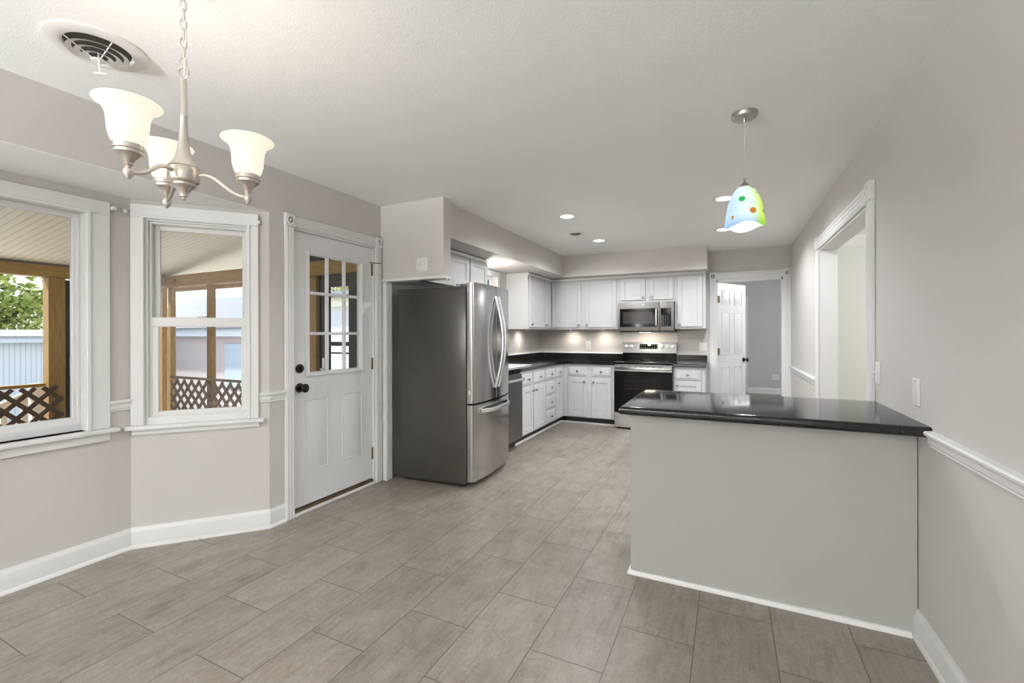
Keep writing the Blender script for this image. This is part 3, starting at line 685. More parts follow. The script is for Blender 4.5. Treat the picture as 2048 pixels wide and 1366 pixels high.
# sink
t = thing('sink', 'white drop-in kitchen sink set in the dark countertop', 'sink', (-3.19, 4.78, .905))
bm = nb(); framebox(bm, Fr((0, 0), (0, 1), (1, 0)), 0, 1, 0, 1, .1, 0, .1); bm.free(); bm = nb()
for x0, x1, y0, y1 in ((-3.42, -3.36, 4.38, 5.18), (-3.02, -2.955, 4.38, 5.18), (-3.36, -3.02, 4.38, 4.44), (-3.36, -3.02, 5.12, 5.18), (-3.36, -3.02, 4.76, 4.80)): wbox(bm, x0, x1, y0, y1, .9055, .917, .004)
obj('rim', bm, sinkm, t)
for y0, y1 in ((4.44, 4.76), (4.80, 5.12)):
    bm = nb(); wbox(bm, -3.36, -3.02, y0, y1, .9052, .9058); obj('basin', bm, sinkm, t)
# peninsula
t = thing('peninsula', 'greige panelled peninsula base under a black counter', 'peninsula', (-.61, 2.78, 0))
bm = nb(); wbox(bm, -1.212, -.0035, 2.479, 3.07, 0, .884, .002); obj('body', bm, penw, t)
bm = nb(); sweep(bm, [(0, 0), (.016, 0), (.015, .012), (.009, .021), (0, .023)], [(-1.212, 3.05), (-1.212, 2.479), (-.026, 2.479)], 1)
obj('base_shoe', bm, white, t, label='white quarter-round moulding along the base')
t = thing('countertop', 'black speckled peninsula countertop with rounded front edge', 'countertop', (-.62, 2.72, .884))
bm = nb(); wbox(bm, -1.243, -.001, 2.332, 3.112, .884, .926)
bevel_sel(bm, lambda a, b: (a.z > .92 and b.z > .92 or a.z < .89 and b.z < .89) and ((abs(a.y - 2.332) < .001 and abs(b.y - 2.332) < .001) or (abs(a.x + 1.243) < .001 and abs(b.x + 1.243) < .001)), .017, 5)
obj('worktop', bm, cntr, t)

# ------------------------------------------------------------------ refrigerator (turned a few degrees)
fa = math.radians(5.0)
FR = Fr((-2.722, 3.240), (-math.sin(fa), math.cos(fa)), (math.cos(fa), math.sin(fa)))
t = thing('refrigerator', 'stainless french-door refrigerator with charcoal sides', 'refrigerator', tuple(FR.p(.41, -.33, 0)))
FW = .83
bm = nb(); box(bm, FR, 0, FW, -.685, -.004, .03, 1.703, .006, 2); obj('cabinet_body', bm, fside, t, label='charcoal textured cabinet sides')
for k in range(8):
    w0 = .10 if k > 5 else .05
    bm = nb(); box(bm, FR, -.0022, .001, -.46 - w0, -.36, .13 + .030 * k, .1325 + .030 * k); obj('side_rib', bm, fside, t)
bm = nb(); box(bm, FR, .02, FW - .02, -.60, -.03, .005, .03); obj('base_grille', bm, blackpl, t)
for a in (.05, FW - .05):
    for d in (-.62, -.08):
        bm = nb(); lathe(bm, [(.022, 0), (.022, .012), (.012, .014), (.012, .032)], mZ(FR.p(a, d, 0)), 14); obj('levelling_foot', bm, blackpl, t)
def dcurve(a): return .062 + .040 * (1 - ((a - FW / 2) / (FW / 2)) ** 2)
def dooroutline(a0, a1, lround, rround):
    pts = [(a0, .008)]
    if lround: pts += [(a0, .048)] + [(a0 + .022 * (1 - math.cos(q)), .048 + (dcurve(a0 + .022) - .048) * math.sin(q)) for q in [PI / 2 * k / 5 for k in range(1, 6)]]
    else: pts += [(a0, dcurve(a0) - .006), (a0 + .006, dcurve(a0 + .006))]
    s0 = a0 + (.022 if lround else .006); s1 = a1 - (.022 if rround else .006)
    pts += [(s0 + (s1 - s0) * k / 14, dcurve(s0 + (s1 - s0) * k / 14)) for k in range(1, 15)]
    if rround: pts += [(a1 - .022 * (1 - math.cos(q)), .048 + (dcurve(a1 - .022) - .048) * math.sin(q)) for q in [PI / 2 * k / 5 for k in range(4, -1, -1)]]
    else: pts += [(a1, dcurve(a1) - .006)]
    pts += [(a1, .008)]
    return pts
def handle_v(parent, a, sgn):
    z0, z1 = .815, 1.645; pts = []
    for k in range(25):
        q = k / 24; z = z0 + (z1 - z0) * q; bow = math.sin(PI * q)
        pts.append(FR.p(a, dcurve(a) + .006 + .072 * bow, z))
    bm = nb(); ribbon(bm, pts, FR.t, .026, .020); obj('handle', bm, chrome, parent, label='bowed bright steel handle')
d1 = nb(); prism(d1, FR, dooroutline(0, FW / 2 - .002, True, False), .715, 1.738); d1 = obj('door', d1, steel, t); handle_v(d1, FW / 2 - .034, -1)
d2 = nb(); prism(d2, FR, dooroutline(FW / 2 + .002, FW, False, True), .715, 1.738); d2 = obj('door', d2, steel, t); handle_v(d2, FW / 2 + .034, 1)
d3 = nb(); prism(d3, FR, dooroutline(0, FW, True, True), .055, .700); d3 = obj('freezer_drawer', d3, steel, t)
pts = []
for k in range(25):
    q = k / 24; a = .10 + (FW - .20) * q; pts.append(FR.p(a, dcurve(a) + .008 + .050 * min(1, math.sin(PI * q) * 1.5), .640))
bm = nb(); ribbon(bm, pts, (0, 0, 1), .032, .022); obj('handle', bm, chrome, d3, label='bowed bright steel handle')
for a in (.01, FW - .06):
    bm = nb(); box(bm, FR, a, a + .05, -.06, .035, 1.703, 1.728, .004); obj('hinge_cover', bm, slate, t)
bm = nb(); box(bm, FR, .004, FW - .004, -.004, .009, .05, 1.70); obj('door_gasket', bm, blackpl, t)
bm = nb(); box(bm, FR, -.0008, .0005, .020, .036, .79, .825); obj('rating_sticker', bm, plastic, t, label='small white sticker on door edge')
bm = nb(); vprism(bm, WORLD, [(-3.17, 1.764), (-2.77, 1.742), (-2.77, 1.700), (-3.10, 1.764)], 3.146, 3.160)
box(bm, WORLD, -2.86, -2.85, 3.148, 3.158, 1.74, 1.766)
tag(obj('filler_board', bm, white), 'loose white board hanging askew under the header above the refrigerator', 'board')

# ------------------------------------------------------------------ dishwasher
t = thing('dishwasher', 'dark stainless dishwasher between refrigerator and base cabinets', 'dishwasher', (-3.2, 4.41, 0))
bm = nb(); box(bm, LB, 4.105, 4.712, -.58, -.005, .10, .862); obj('body', bm, blackpl, t)
bm = nb(); box(bm, LB, 4.107, 4.711, -.003, .028, .105, .765, .004); obj('door_panel', bm, steeld, t)
bm = nb(); box(bm, LB, 4.107, 4.711, -.003, .026, .770, .848, .004); obj('control_panel', bm, steeld, t)
bm = nb(); tube(bm, [LB.p(a, .052, .782) for a in (4.13, 4.3, 4.5, 4.712)], .016, 12); box(bm, LB, 4.14, 4.16, .02, .05, .772, .792); box(bm, LB, 4.66, 4.68, .02, .05, .772, .792); obj('handle', bm, chrome, t, label='bright tubular handle')
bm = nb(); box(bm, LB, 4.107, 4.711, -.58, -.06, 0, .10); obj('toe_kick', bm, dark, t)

# ------------------------------------------------------------------ stove
SX0, SX1 = -2.150, -1.392; ST = Fr((SX0, 6.20), (1, 0), (0, -1)); SW = SX1 - SX0
t = thing('stove', 'stainless electric range with black glass oven door', 'stove', (-1.77, 6.5, 0))
bm = nb(); box(bm, ST, 0, SW, -.60, 0, .02, .885, .003); obj('body', bm, steeld, t)
bm = nb(); box(bm, ST, -.002, SW + .002, -.60, .028, .885, .912, .006, 2); ck = obj('cooktop', bm, blackgl, t)
for a, d, r in ((.19, -.14, .10), (.57, -.14, .115), (.19, -.42, .08), (.57, -.42, .09), (.38, -.45, .05)):
    bm = nb(); lathe(bm, [(r, .9122), (r, .9128), (r - .003, .9128), (r - .003, .9122)], mZ(ST.p(a, d, 0)), 40, cap=False); obj('burner_ring', bm, mat('burner_print', (.05, .05, .05), .4), ck)
bm = nb(); vprism(bm, Fr((SX0, 6.20), (0, -1), (1, 0)), [(-.515, .912), (-.625, .912), (-.625, 1.168), (-.560, 1.168), (-.540, 1.03), (-.540, 1.006), (-.515, 1.0)], 0.004, SW - .004)
bgd = obj('backguard', bm, blackgl, t)
bm = nb(); vprism(bm, Fr((SX0, 6.20), (0, -1), (1, 0)), [(-.527, 1.018), (-.625, 1.018), (-.625, 1.170), (-.560, 1.170)], 0.0, SW); pan = obj('control_panel', bm, steeld, t)
nrm = Vector((0, -.152, .033)).normalized()
def bgp(a, z): q = (z - 1.018) / .152; return Vector((SX0 + a, 6.20 + .527 + .033 * q, z)) - Vector((0, .001, 0))
def bgplate(a0, a1, z0, z1, th, m, name, par, bev=0.):
    bm = nb(); q = [bgp(a0, z0), bgp(a1, z0), bgp(a1, z1), bgp(a0, z1)]; lo = [bm.verts.new(p) for p in q]; n_ = Vector((0, -.977, .212)); hi = [bm.verts.new(p + n_ * th) for p in q]
    bm.faces.new(lo); bm.faces.new(hi[::-1])
    for i in range(4): bm.faces.new((lo[i], lo[(i + 1) % 4], hi[(i + 1) % 4], hi[i]))
    return obj(name, bm, m, par)
dsp = bgplate(.245, .498, 1.078, 1.148, .003, blackgl, 'display', pan)
bgplate(.360, .400, 1.122, 1.142, .0036, clockm, 'clock', pan)
for i in range(8):
    for z in (1.096, 1.130):
        a = .262 + i * .031
        if z > 1.1 and 2 < i < 5: continue
        bm = nb(); box(bm, Fr((SX0, bgp(0, z).y), (1, 0), (0, -1)), a, a + .010, .002, .0042, z - .003, z + .003); obj('touch_key', bm, legend, pan)
for a in (.055, .125, .560, .635, .708):
    bm = nb(); lathe(bm, [(.027, 0), (.027, .004), (.021, .006), (.020, .026), (.016, .030), (0, .030)], mZ(bgp(a, 1.112), (0, -.977, .212)), 26, cap=False)
    box(bm, Fr((SX0, bgp(0, 1.112).y), (1, 0), (0, -1)), a - .004, a + .004, .026, .036, 1.098, 1.128, .001); obj('knob', bm, chrome, t)
bm = nb(); box(bm, ST, .002, SW - .002, .002, .030, .228, .865, .004); od = obj('oven_door', bm, blackgl, t, label='black glass oven door')
bm = nb(); box(bm, ST, .002, SW - .002, .028, .036, .790, .862, .003); obj('door_band', bm, steel, od)
bm = nb(); box(bm, ST, .01, SW - .01, .044, .064, .808, .846, .007, 2)
for a in (.05, SW - .08): box(bm, ST, a, a + .03, .03, .05, .815, .838)
obj('handle', bm, steel, od, label='stainless bar handle')
for k in range(7):
    bm = nb(); box(bm, ST, .10 + .08 * k, .15 + .08 * k, .0285, .0365, .852, .857); obj('vent_slot', bm, blackpl, od)
bm = nb(); box(bm, ST, .13, SW - .13, .029, .0312, .34, .71); obj('oven_window', bm, mat('oven_window_glass', (.010, .008, .007), .06, spec=.12), od)
rackm = mat('rack_wire', (.022, .02, .018), .5)
for z in (.56, .60, .655):
    bm = nb(); box(bm, ST, .15, SW - .15, .0305, .0322, z, z + .004); obj('oven_rack', bm, rackm, od)
bm = nb(); box(bm, ST, .002, SW - .002, .002, .026, .022, .222, .004); obj('storage_drawer', bm, steel, t)
for a in (.05, SW - .05):
    for d in (-.55, -.04):
        bm = nb(); lathe(bm, [(.018, 0), (.018, .022)], mZ(ST.p(a, d, 0)), 12); obj('levelling_foot', bm, blackpl, t)

# ------------------------------------------------------------------ microwave
MW = Fr((-2.145, 6.42), (1, 0), (0, -1)); MWW = .752
t = thing('microwave', 'over-range microwave in slate steel with black window', 'microwave', (-1.77, 6.62, 1.325))
bm = nb(); box(bm, MW, 0, MWW, -.38, -.002, 1.335, 1.738, .004); obj('body', bm, blackpl, t)
DS = .565
bm = nb(); box(bm, MW, 0, DS - .0015, 0, .028, 1.338, 1.736, .006, 2); md = obj('door', bm, slate, t)
bm = nb(); box(bm, MW, .03, DS - .02, .0275, .0295, 1.392, 1.648, .001); obj('door_glass', bm, blackgl, md)
bm = nb(); box(bm, MW, .075, .475, .029, .0302, 1.438, 1.602); obj('viewing_window', bm, mwglass, md)
bm = nb(); tube(bm, [MW.p(DS - .040, .034, 1.400), MW.p(DS - .040, .052, 1.412), MW.p(DS - .040, .056, 1.52), MW.p(DS - .040, .052, 1.628), MW.p(DS - .040, .034, 1.640)], .0125, 12)
box(bm, MW, DS - .050, DS - .030, .027, .05, 1.40, 1.425); box(bm, MW, DS - .050, DS - .030, .027, .05, 1.615, 1.64); obj('handle', bm, chrome, md, label='bright vertical bar handle')
bm = nb(); c = MW.p(.352, .0285, 1.697); tube(bm, [c + Vector((.016 * math.cos(q), 0, .016 * math.sin(q))) for q in [2 * PI * k / 28 for k in range(28)]], .0013, 6, closed=True)
for sx_, ph in ((-.005, 0), (.005, .5)):
    tube(bm, [c + Vector((sx_ + .0045 * math.cos(q), 0, .007 * math.sin(q) + .002 * math.cos(3 * q))) for q in [ph + 5.2 * k / 16 for k in range(17)]], .0011, 6)
obj('emblem', bm, chrome, md, label='small round silver emblem')
bm = nb(); box(bm, MW, DS + .0015, MWW, 0, .028, 1.338, 1.736, .006, 2); cp = obj('control_panel', bm, slate, t)
bm = nb(); box(bm, MW, DS + .015, MWW - .035, .0275, .0295, 1.398, 1.648, .001); obj('keypad_glass', bm, blackgl, cp)
for i in range(3):
    for j in range(6):
        bm = nb(); box(bm, MW, DS + .045 + .030 * i, DS + .055 + .030 * i, .029, .0302, 1.415 + .024 * j, 1.420 + .024 * j); obj('key', bm, legend, cp)
bm = nb(); box(bm, MW, .02, MWW + .012, -.36, .0, 1.318, 1.337, .003); obj('underside_vent', bm, blackpl, t)
bm = nb(); box(bm, MW, .29, .43, -.10, -.03, 1.3155, 1.3185); obj('task_light', bm, puckm, t)
light('microwave_lamp', 'AREA', (-1.785, 6.52, 1.312), t, 1.5, (1, .88, .72), .12, direction=(0, .25, -1))
bm = nb(); wbox(bm, -2.155, -1.392, YB - .0015, YB, .98, 1.33)
tag(obj('splash_panel', bm, mat('pale_splash_panel', (.72, .71, .69), .45)), 'pale splash panel on the wall between stove and microwave', 'panel')

# ------------------------------------------------------------------ under-cabinet puck lights
def puck(p, label, direction):
    t = thing('puck_light', label, 'light', p, 'puck lights under the upper cabinets')
    bm = nb(); lathe(bm, [(.034, 0), (.034, -.010), (.030, -.014), (.026, -.014)], mZ(p), 24, cap=False); lathe(bm, [(.034, 0), (0, 0)], mZ(p), 24, cap=False); obj('housing', bm, plastic, t)
    bm = nb(); lathe(bm, [(.026, -.013), (0, -.013)], mZ(p), 24, cap=False); obj('lens', bm, puckm, t)
    light('puck_lamp', 'SPOT', (p[0], p[1], p[2] - .018), t, 3.2, (1, .91, .80), .03, 2.7, direction, 1.0)
puck((-2.93, 6.66, 1.3645), 'puck light under the left door of the wide upper cabinet', (0, .35, -1))
puck((-2.43, 6.66, 1.3645), 'puck light under the right door of the wide upper cabinet', (0, .35, -1))
puck((-3.37, 6.00, 1.3645), 'puck light under the upper cabinet beside the sink window', (-.35, 0, -1))

t = thing('added_sink_light', 'small hidden globe light added above the kitchen sink to brighten the soffit', 'light', (-3.33, 4.60, 2.14))  # hidden lamp added to brighten soffit and casing by the sink window
bm = nb(); lathe(bm, [(.05, 0), (.05, -.012), (.012, -.018), (.012, -.10), (.03, -.105), (.03, -.11)], mZ((-3.33, 4.60, 2.14)), 24, cap=False); obj('base_ring', bm, plastic, t)
bm = nb(); lathe(bm, [(.03, -.11), (.046, -.135), (.044, -.16), (.024, -.182), (0, -.186)], mZ((-3.33, 4.60, 2.14)), 24, cap=False); obj('globe', bm, glassmat('opal_globe', tintc=(.95, .95, .95)), t)
light('added_sink_bulb', 'POINT', (-3.33, 4.60, 1.99), t, 8.0, (1, .975, .92), .03)
# ------------------------------------------------------------------ outlets and switches
def plate(name, label, cat, fr, a, z, w=.072, h=.117, kind='toggle', n_=1):
    t = thing(name, label, cat, tuple(fr.p(a, 0, z)))
    bm = nb(); box(bm, fr, a - w / 2, a + w / 2, 0, .006, z - h / 2, z + h / 2, .0025, 2); obj('cover_plate', bm, plastic, t)
    for k in range(n_):
        c = a + (k - (n_ - 1) / 2) * .046
        if kind == 'toggle':
            bm = nb(); box(bm, fr, c - .005, c + .005, .005, .018, z - .002, z + .013, .002); box(bm, fr, c - .0085, c + .0085, .005, .0072, z - .018, z + .018, .001); obj('toggle', bm, plastic, t)
        elif kind == 'outlet':
            for dz in (-.020, .020):
                bm = nb(); box(bm, fr, c - .016, c + .016, .005, .0085, z + dz - .014, z + dz + .014, .003); o = obj('receptacle', bm, plastic, t)
                for e in (c - .008, c + .006):
                    bm = nb(); box(bm, fr, e, e + .002, .0084, .0089, z + dz - .003, z + dz + .007); obj('slot', bm, dark, o)
        elif kind == 'slider':
            bm = nb(); box(bm, fr, c - .012, c + .012, .005, .012, z - .034, z + .034, .002); box(bm, fr, c - .008, c + .008, .010, .026, z - .004, z + .008, .002); obj('slider', bm, plastic, t)
    for k in range(n_):
        c = a + (k - (n_ - 1) / 2) * .046
        for dz in ((-h / 2 + .014, h / 2 - .014) if kind != 'outlet' else (0,)):
            bm = nb(); lathe(bm, [(.003, .005), (.003, .0068), (0, .0072)], mZ(fr.p(c, 0, z + dz), fr.n), 10, cap=False); obj('screw', bm, nickel2, t)
HD = Fr((0, 3.096), (1, 0), (0, -1))
plate('light_switch', 'double white switch plate on the short header wall', 'switch', HD, -3.062, 1.890, .118, .118, 'toggle', 2)
plate('wall_outlet', 'white outlet plate above the dark backsplash left of the stove', 'outlet', B_, -2.702, 1.118, .085, .13, 'outlet')
plate('light_switch', 'white switch plate beside the hall doorway, right of the stove', 'switch', B_, -1.052, 1.112, .105, .118, 'toggle', 2)
plate('wall_outlet', 'white outlet on the left wall behind the kitchen sink', 'outlet', L_, 6.015, 1.130, .072, .117, 'outlet')
plate('dimmer_switch', 'white dimmer switch on right wall beside the cased opening', 'switch', R_, 3.045, 1.088, .072, .118, 'slider')
plate('blank_plate', 'blank white wall plate above the peninsula counter', 'wall plate', R_, 2.497, 1.050, .072, .117, 'none')
plate('wall_outlet', 'white outlet low on the end wall of the hall', 'outlet', Fr((0, 11.08), (1, 0), (0, -1)), .17, .365, .14, .125, 'outlet', 2)

# ------------------------------------------------------------------ ceiling lights
def recessed(p, label, src=None):
    if src: return copy_tree(src, p, label)
    t = thing('recessed_light', label, 'light', p, 'recessed ceiling lights')
    bm = nb(); lathe(bm, [(.092, 0), (.091, -.004), (.080, -.006), (.064, -.003), (.064, 0)], mZ(p), 40, cap=False); obj('trim_ring', bm, plastic, t)
    bm = nb(); lathe(bm, [(.064, -.003), (0, -.003)], mZ(p), 40, cap=False); o = obj('diffuser', bm, ledm, t)
    light('recessed_lamp', 'SPOT', (p[0], p[1], p[2] - .03), o, 27, (.955, .98, 1), .06, math.radians(164), (0, 0, -1), .5); return t
r1 = recessed((-2.14, 4.155, H), 'recessed ceiling light nearest the refrigerator')
recessed((-2.155, 5.404, H), 'recessed ceiling light beside the small ceiling vent, nearest the stove', r1)
recessed((-.762, 4.19, H), 'recessed ceiling light just behind the top of the pendant shade', r1)
recessed((-.778, 5.438, H), 'recessed ceiling light nearest the hall doorway', r1)

# ------------------------------------------------------------------ air vents
def vent(p, R, label, stick, dirv):
    t = thing('air_vent', label, 'vent', p, 'round ceiling vents')
    m = mZ(p)
    bm = nb(); lathe(bm, [(R, 0), (R, -.004), (R * .72, -.012), (R * .66, -.008), (R * .64, .001)], m, 48, cap=False); obj('flange', bm, plastic, t)
    bm = nb(); lathe(bm, [(R * .65, -.0015), (0, -.0015)], m, 40, cap=False); obj('duct_opening', bm, mat('duct_shade', (.045, .035, .028), .5), t)  # flat disc, the shade inside the duct is put into its colour
    for k, rk in enumerate((.605, .455, .305)):
        bm = nb(); z0 = -.0255 * R / .158 - .008 * k * R / .158
        lathe(bm, [(R * rk, z0), (R * (rk - .115), z0 + .0065 * R / .158), (R * (rk - .115), z0 + .0050 * R / .158), (R * (rk - .008), z0 - .0020)], m, 48, cap=False); obj('ring', bm, plastic, t)
    zh = -.050 * R / .158
    bm = nb(); lathe(bm, [(0, zh - .002), (R * .10, zh - .003), (R * .155, zh), (R * .10, zh + .004), (0, zh + .005)], m, 28, cap=False)
    for q in (0, PI / 2): 
        c, s = math.cos(q), math.sin(q); tube(bm, [Vector(p) + Vector((c * R * .66, s * R * .66, -.010)), Vector(p) + Vector((c * R * .1, s * R * .1, zh)), Vector(p) + Vector((-c * R * .1, -s * R * .1, zh)), Vector(p) + Vector((-c * R * .66, -s * R * .66, -.010))], .0022, 6)
    obj('hub', bm, plastic, t)
    if stick:
        dv = Vector(dirv); e = Vector(p) + Vector((0, 0, -.03)) + dv; bm = nb(); tube(bm, [Vector(p) + Vector((0, 0, -.02)), e], .0035, 8)
        ax = Vector((.8, .6, 0)); tube(bm, [e - ax * .022, e + ax * .022], .0035, 8); obj('damper_lever', bm, plastic, t)
vent((-2.975, .890, H), .158, 'large round white ceiling vent near the chandelier', True, (.015, .0, -.075))
vent((-2.285, 4.895, H), .095, 'small round ceiling vent between the recessed lights', True, (0, 0, -.06))

# ------------------------------------------------------------------ chandelier
K = .76; CC = Vector((-.729, 0, 1.3043))
hub = CC + K * (Vector((-2.7868, 1.098, 1.9)) - CC); zb = hub.z
CX, CY = hub.x, hub.y
t = thing('chandelier', 'brushed nickel chandelier with three lit alabaster bell shades', 'chandelier', (CX, CY, H))
m = mZ((CX, CY, zb))
bm = nb(); lathe(bm, [(0, -.026), (.004, -.026), (.0065, -.022), (.005, -.017), (.010, -.014), (.010, -.010), (.020, .008), (.030, .018), (.033, .020), (.034, .026), (.041, .032), (.043, .036), (.042, .074), (.040, .080), (.032, .088)], m, 40, cap=False); obj('hub', bm, nickel, t)
bm = nb(); lathe(bm, [(.042, .078), (.036, .088), (.024, .108), (.0175, .135), (.0135, .170), (.0115, .205), (.0105, .238), (.0112, .240), (.0112, .244), (.0100, .246), (.0095, .350), (.0085, .358), (.004, .362), (0, .362)], m, 32, cap=False); obj('stem', bm, nickel, t)
bm = nb(); tube(bm, [Vector((CX, CY, zb + .381)) + Vector((.016 * math.cos(q) * r0.x, .016 * math.cos(q) * r0.y, .019 * math.sin(q))) for q in [2 * PI * k / 24 for k in range(24)]], .0028, 8, closed=True); obj('loop', bm, nickel, t)
zc = zb + .400; k = 0
while zc < H - .045:
    a = PI / 4 + (PI / 2) * (k % 2) + YAW; d = Vector((math.cos(a), math.sin(a), 0)); c = Vector((CX, CY, zc + .013))
    bm = nb(); pts = []
    for j in range(20):
        q = 2 * PI * j / 20; pts.append(c + d * (.0085 * math.cos(q)) + Vector((0, 0, .0185 * math.sin(q))))
    tube(bm, pts, .0021, 7, closed=True); obj('chain_link', bm, nickel, t); zc += .0305; k += 1
bm = nb(); tube(bm, [(CX + .004, CY, zb + .37), (CX + .006, CY + .004, zb + .5), (CX, CY, H - .03)], .0018, 6); obj('wire', bm, mat('clear_lamp_wire', (.75, .72, .66), .3), t)
bm = nb(); lathe(bm, [(0, -.034), (.008, -.034), (.010, -.024), (.030, -.020), (.055, -.008), (.062, 0)], mZ((CX, CY, H)), 36, cap=False); obj('canopy', bm, nickel, t)
ARMR = .1785
b0 = Vector((-2.7222, .8920)) - Vector((-2.7868, 1.098)); ang0 = math.atan2(b0.y, b0.x)
for k in range(3):
    a = ang0 + [0, 2 * PI / 3, 4 * PI / 3][k]; d = Vector((math.cos(a), math.sin(a), 0)); o = Vector((CX, CY, zb))
    prof = [(.036, .056), (.06, .060), (.085, .052), (.11, .032), (.135, .014), (.16, .004), (ARMR, .004)]
    # smooth the arm with Catmull-Rom
    P = [Vector(q) for q in prof]; sm = []
    for i in range(len(P) - 1):
        p0, p1, p2, p3 = P[max(i - 1, 0)], P[i], P[i + 1], P[min(i + 2, len(P) - 1)]
        for s in range(5):
            u = s / 5; sm.append(.5 * ((2 * p1) + (-p0 + p2) * u + (2 * p0 - 5 * p1 + 4 * p2 - p3) * u * u + (-p0 + 3 * p1 - 3 * p2 + p3) * u ** 3))
    sm.append(P[-1])
    bm = nb(); tube(bm, [o + d * q.x + Vector((0, 0, q.y)) for q in sm], .0060, 10); arm = obj('arm', bm, nickel, t)
    e = o + d * ARMR; me_ = mZ(e)
    bm = nb(); lathe(bm, [(0, -.020), (.005, -.018), (.007, -.014), (.0115, -.008), (.0135, 0), (.0115, .009), (.007, .014), (.008, .018), (.012, .022), (.010, .026), (.018, .038), (.030, .050), (.034, .052), (.034, .060), (.037, .062), (.036, .076), (.033, .076), (.033, .064)], me_, 32, cap=False); obj('shade_holder', bm, nickel, arm)
    bm = nb(); lathe(bm, [(.030, .066), (.033, .075), (.041, .090), (.046, .110), (.048, .135), (.050, .155), (.056, .172), (.067, .184), (.077, .189), (.079, .192), (.077, .195), (.066, .190), (.053, .176), (.046, .155), (.044, .110), (.038, .090), (.028, .072)], me_, 48, cap=False); obj('shade', bm, alab, arm, label='lit alabaster glass bell shade')
    bm = nb(); lathe(bm, [(.010, .068), (.010, .085), (.018, .100), (.021, .115), (.018, .130), (.010, .138), (0, .140)], me_, 20, cap=False); obj('bulb', bm, bulbm, arm)
    light('chandelier_lamp', 'POINT', tuple(e + Vector((0, 0, .150))), arm, .6, (1, .88, .74), .03)

# ------------------------------------------------------------------ pendant
PX, PY = -.653, 2.615; PZ = 1.852
t = thing('pendant_light', 'painted art-glass pendant light above the peninsula', 'pendant light', (PX, PY, PZ))
bm = nb(); lathe(bm, [(.062, 0), (.062, -.018), (.058, -.024), (.009, -.026), (.008, -.040), (.006, -.046), (0, -.046)], mZ((PX, PY, H)), 40, cap=False); obj('canopy', bm, nickel2, t)
bm = nb(); tube(bm, [(PX, PY, H - .04), (PX, PY, 2.1)], .0022, 8); obj('cord', bm, mat('clear_cord', (.62, .60, .58), .35), t)
bm = nb(); lathe(bm, [(0, .252), (.006, .252), (.007, .232), (.011, .228), (.026, .212), (.036, .203), (.036, .199)], mZ((PX, PY, PZ)), 28, cap=False); obj('socket_cap', bm, nickel2, t)
bm = nb(); sg = 48
def shell(bm, prof):
    rings = []
    for r, z in prof:
        ring = []
        for k in range(sg):
            q = 2 * PI * k / sg; wv_ = (1 + .022 * math.cos(6 * q)) if r > .05 else 1
            zz = z - .010 * max(0, 1 - z / .08) * math.cos(3 * q + 1.2)
            ring.append(bm.verts.new((PX + r * wv_ * math.cos(q), PY + r * wv_ * math.sin(q), PZ + zz)))
        rings.append(ring)
    for A_, B2 in zip(rings, rings[1:]):
        for k in range(sg): bm.faces.new((A_[k], A_[(k + 1) % sg], B2[(k + 1) % sg], B2[k]))
shell(bm, [(.0915, .001), (.094, 0), (.092, .020), (.086, .070), (.079, .115), (.066, .155), (.050, .185), (.034, .205)])
ln = nb(); shell(ln, [(.0915, .001), (.0885, .020), (.0825, .070), (.0755, .114), (.0625, .153), (.0475, .182), (.031, .203)])
lining, _ = shade_mat('white_glass_lining', (.93, .94, 1.0), .35, .05)
obj('shade_lining', ln, lining, t)
obj('shade', bm, artg, t, label='blue, white and green painted glass shade')
bm = nb(); lathe(bm, [(0, .07), (.020, .075), (.028, .095), (.024, .115), (.012, .135), (.012, .19)], mZ((PX, PY, PZ)), 20, cap=False); obj('bulb', bm, mat('cool_bulb', (1, 1, 1), .4, emit=(.95, .97, 1), es=8), t)
light('pendant_lamp', 'POINT', (PX, PY, PZ + .06), t, 1.7, (.96, .97, 1), .03)

# unseen lamps added for the hall and the adjoining room
def flush(p, label, e, col):
    t = thing('added_ceiling_light', label, 'light', p, 'added flush ceiling lights in other rooms')
    bm = nb(); lathe(bm, [(.16, 0), (.16, -.02), (.15, -.03)], mZ(p), 32, cap=False); obj('base_ring', bm, nickel2, t)
    bm = nb(); lathe(bm, [(.15, -.03), (.12, -.07), (.06, -.09), (0, -.095)], mZ(p), 32, cap=False); obj('glass_bowl', bm, ledm, t)
    light('added_flush_lamp', 'POINT', (p[0], p[1], p[2] - .24), t, e, col, .12)
def add_fill_uplight(x, y, watts, label):  # uplights added out of view to fill ceiling and walls with light
    t = thing('fill_uplight', label, 'added fill lamp', (x, y, 0), 'added fill uplights behind the camera')
    bm = nb(); lathe(bm, [(0, 0), (.14, 0), (.14, .015), (.12, .025), (.02, .035), (.012, .05)], mZ((x, y, 0)), 32, cap=False); obj('base', bm, nickel2, t)
    bm = nb(); tube(bm, [(x, y, .04), (x, y, 1.30)], .011, 12); obj('pole', bm, nickel2, t)
    bm = nb(); lathe(bm, [(.015, 1.29), (.05, 1.30), (.11, 1.33), (.16, 1.38), (.163, 1.382), (.15, 1.372), (.10, 1.335), (.0, 1.31)], mZ((x, y, 0)), 32, cap=False); obj('lamp_shade', bm, nickel2, t)
    light('fill_uplight_spot', 'SPOT', (x, y, 1.40), t, watts, (.94, .975, 1.0), .10, math.radians(174), (0, 0, 1), .2)
add_fill_uplight(-3.25, -2.9, 265, 'added fill uplight behind the camera, against the left wall')
add_fill_uplight(-2.3, -4.2, 430, 'added fill uplight behind the camera, in front of the added window')
flush((.75, 8.2, H), 'added unseen ceiling light in the hall', 26, (.97, .985, 1))
flush((1.7, 4.4, H), 'added unseen ceiling light in the adjoining room', 46, (.97, .98, .97))

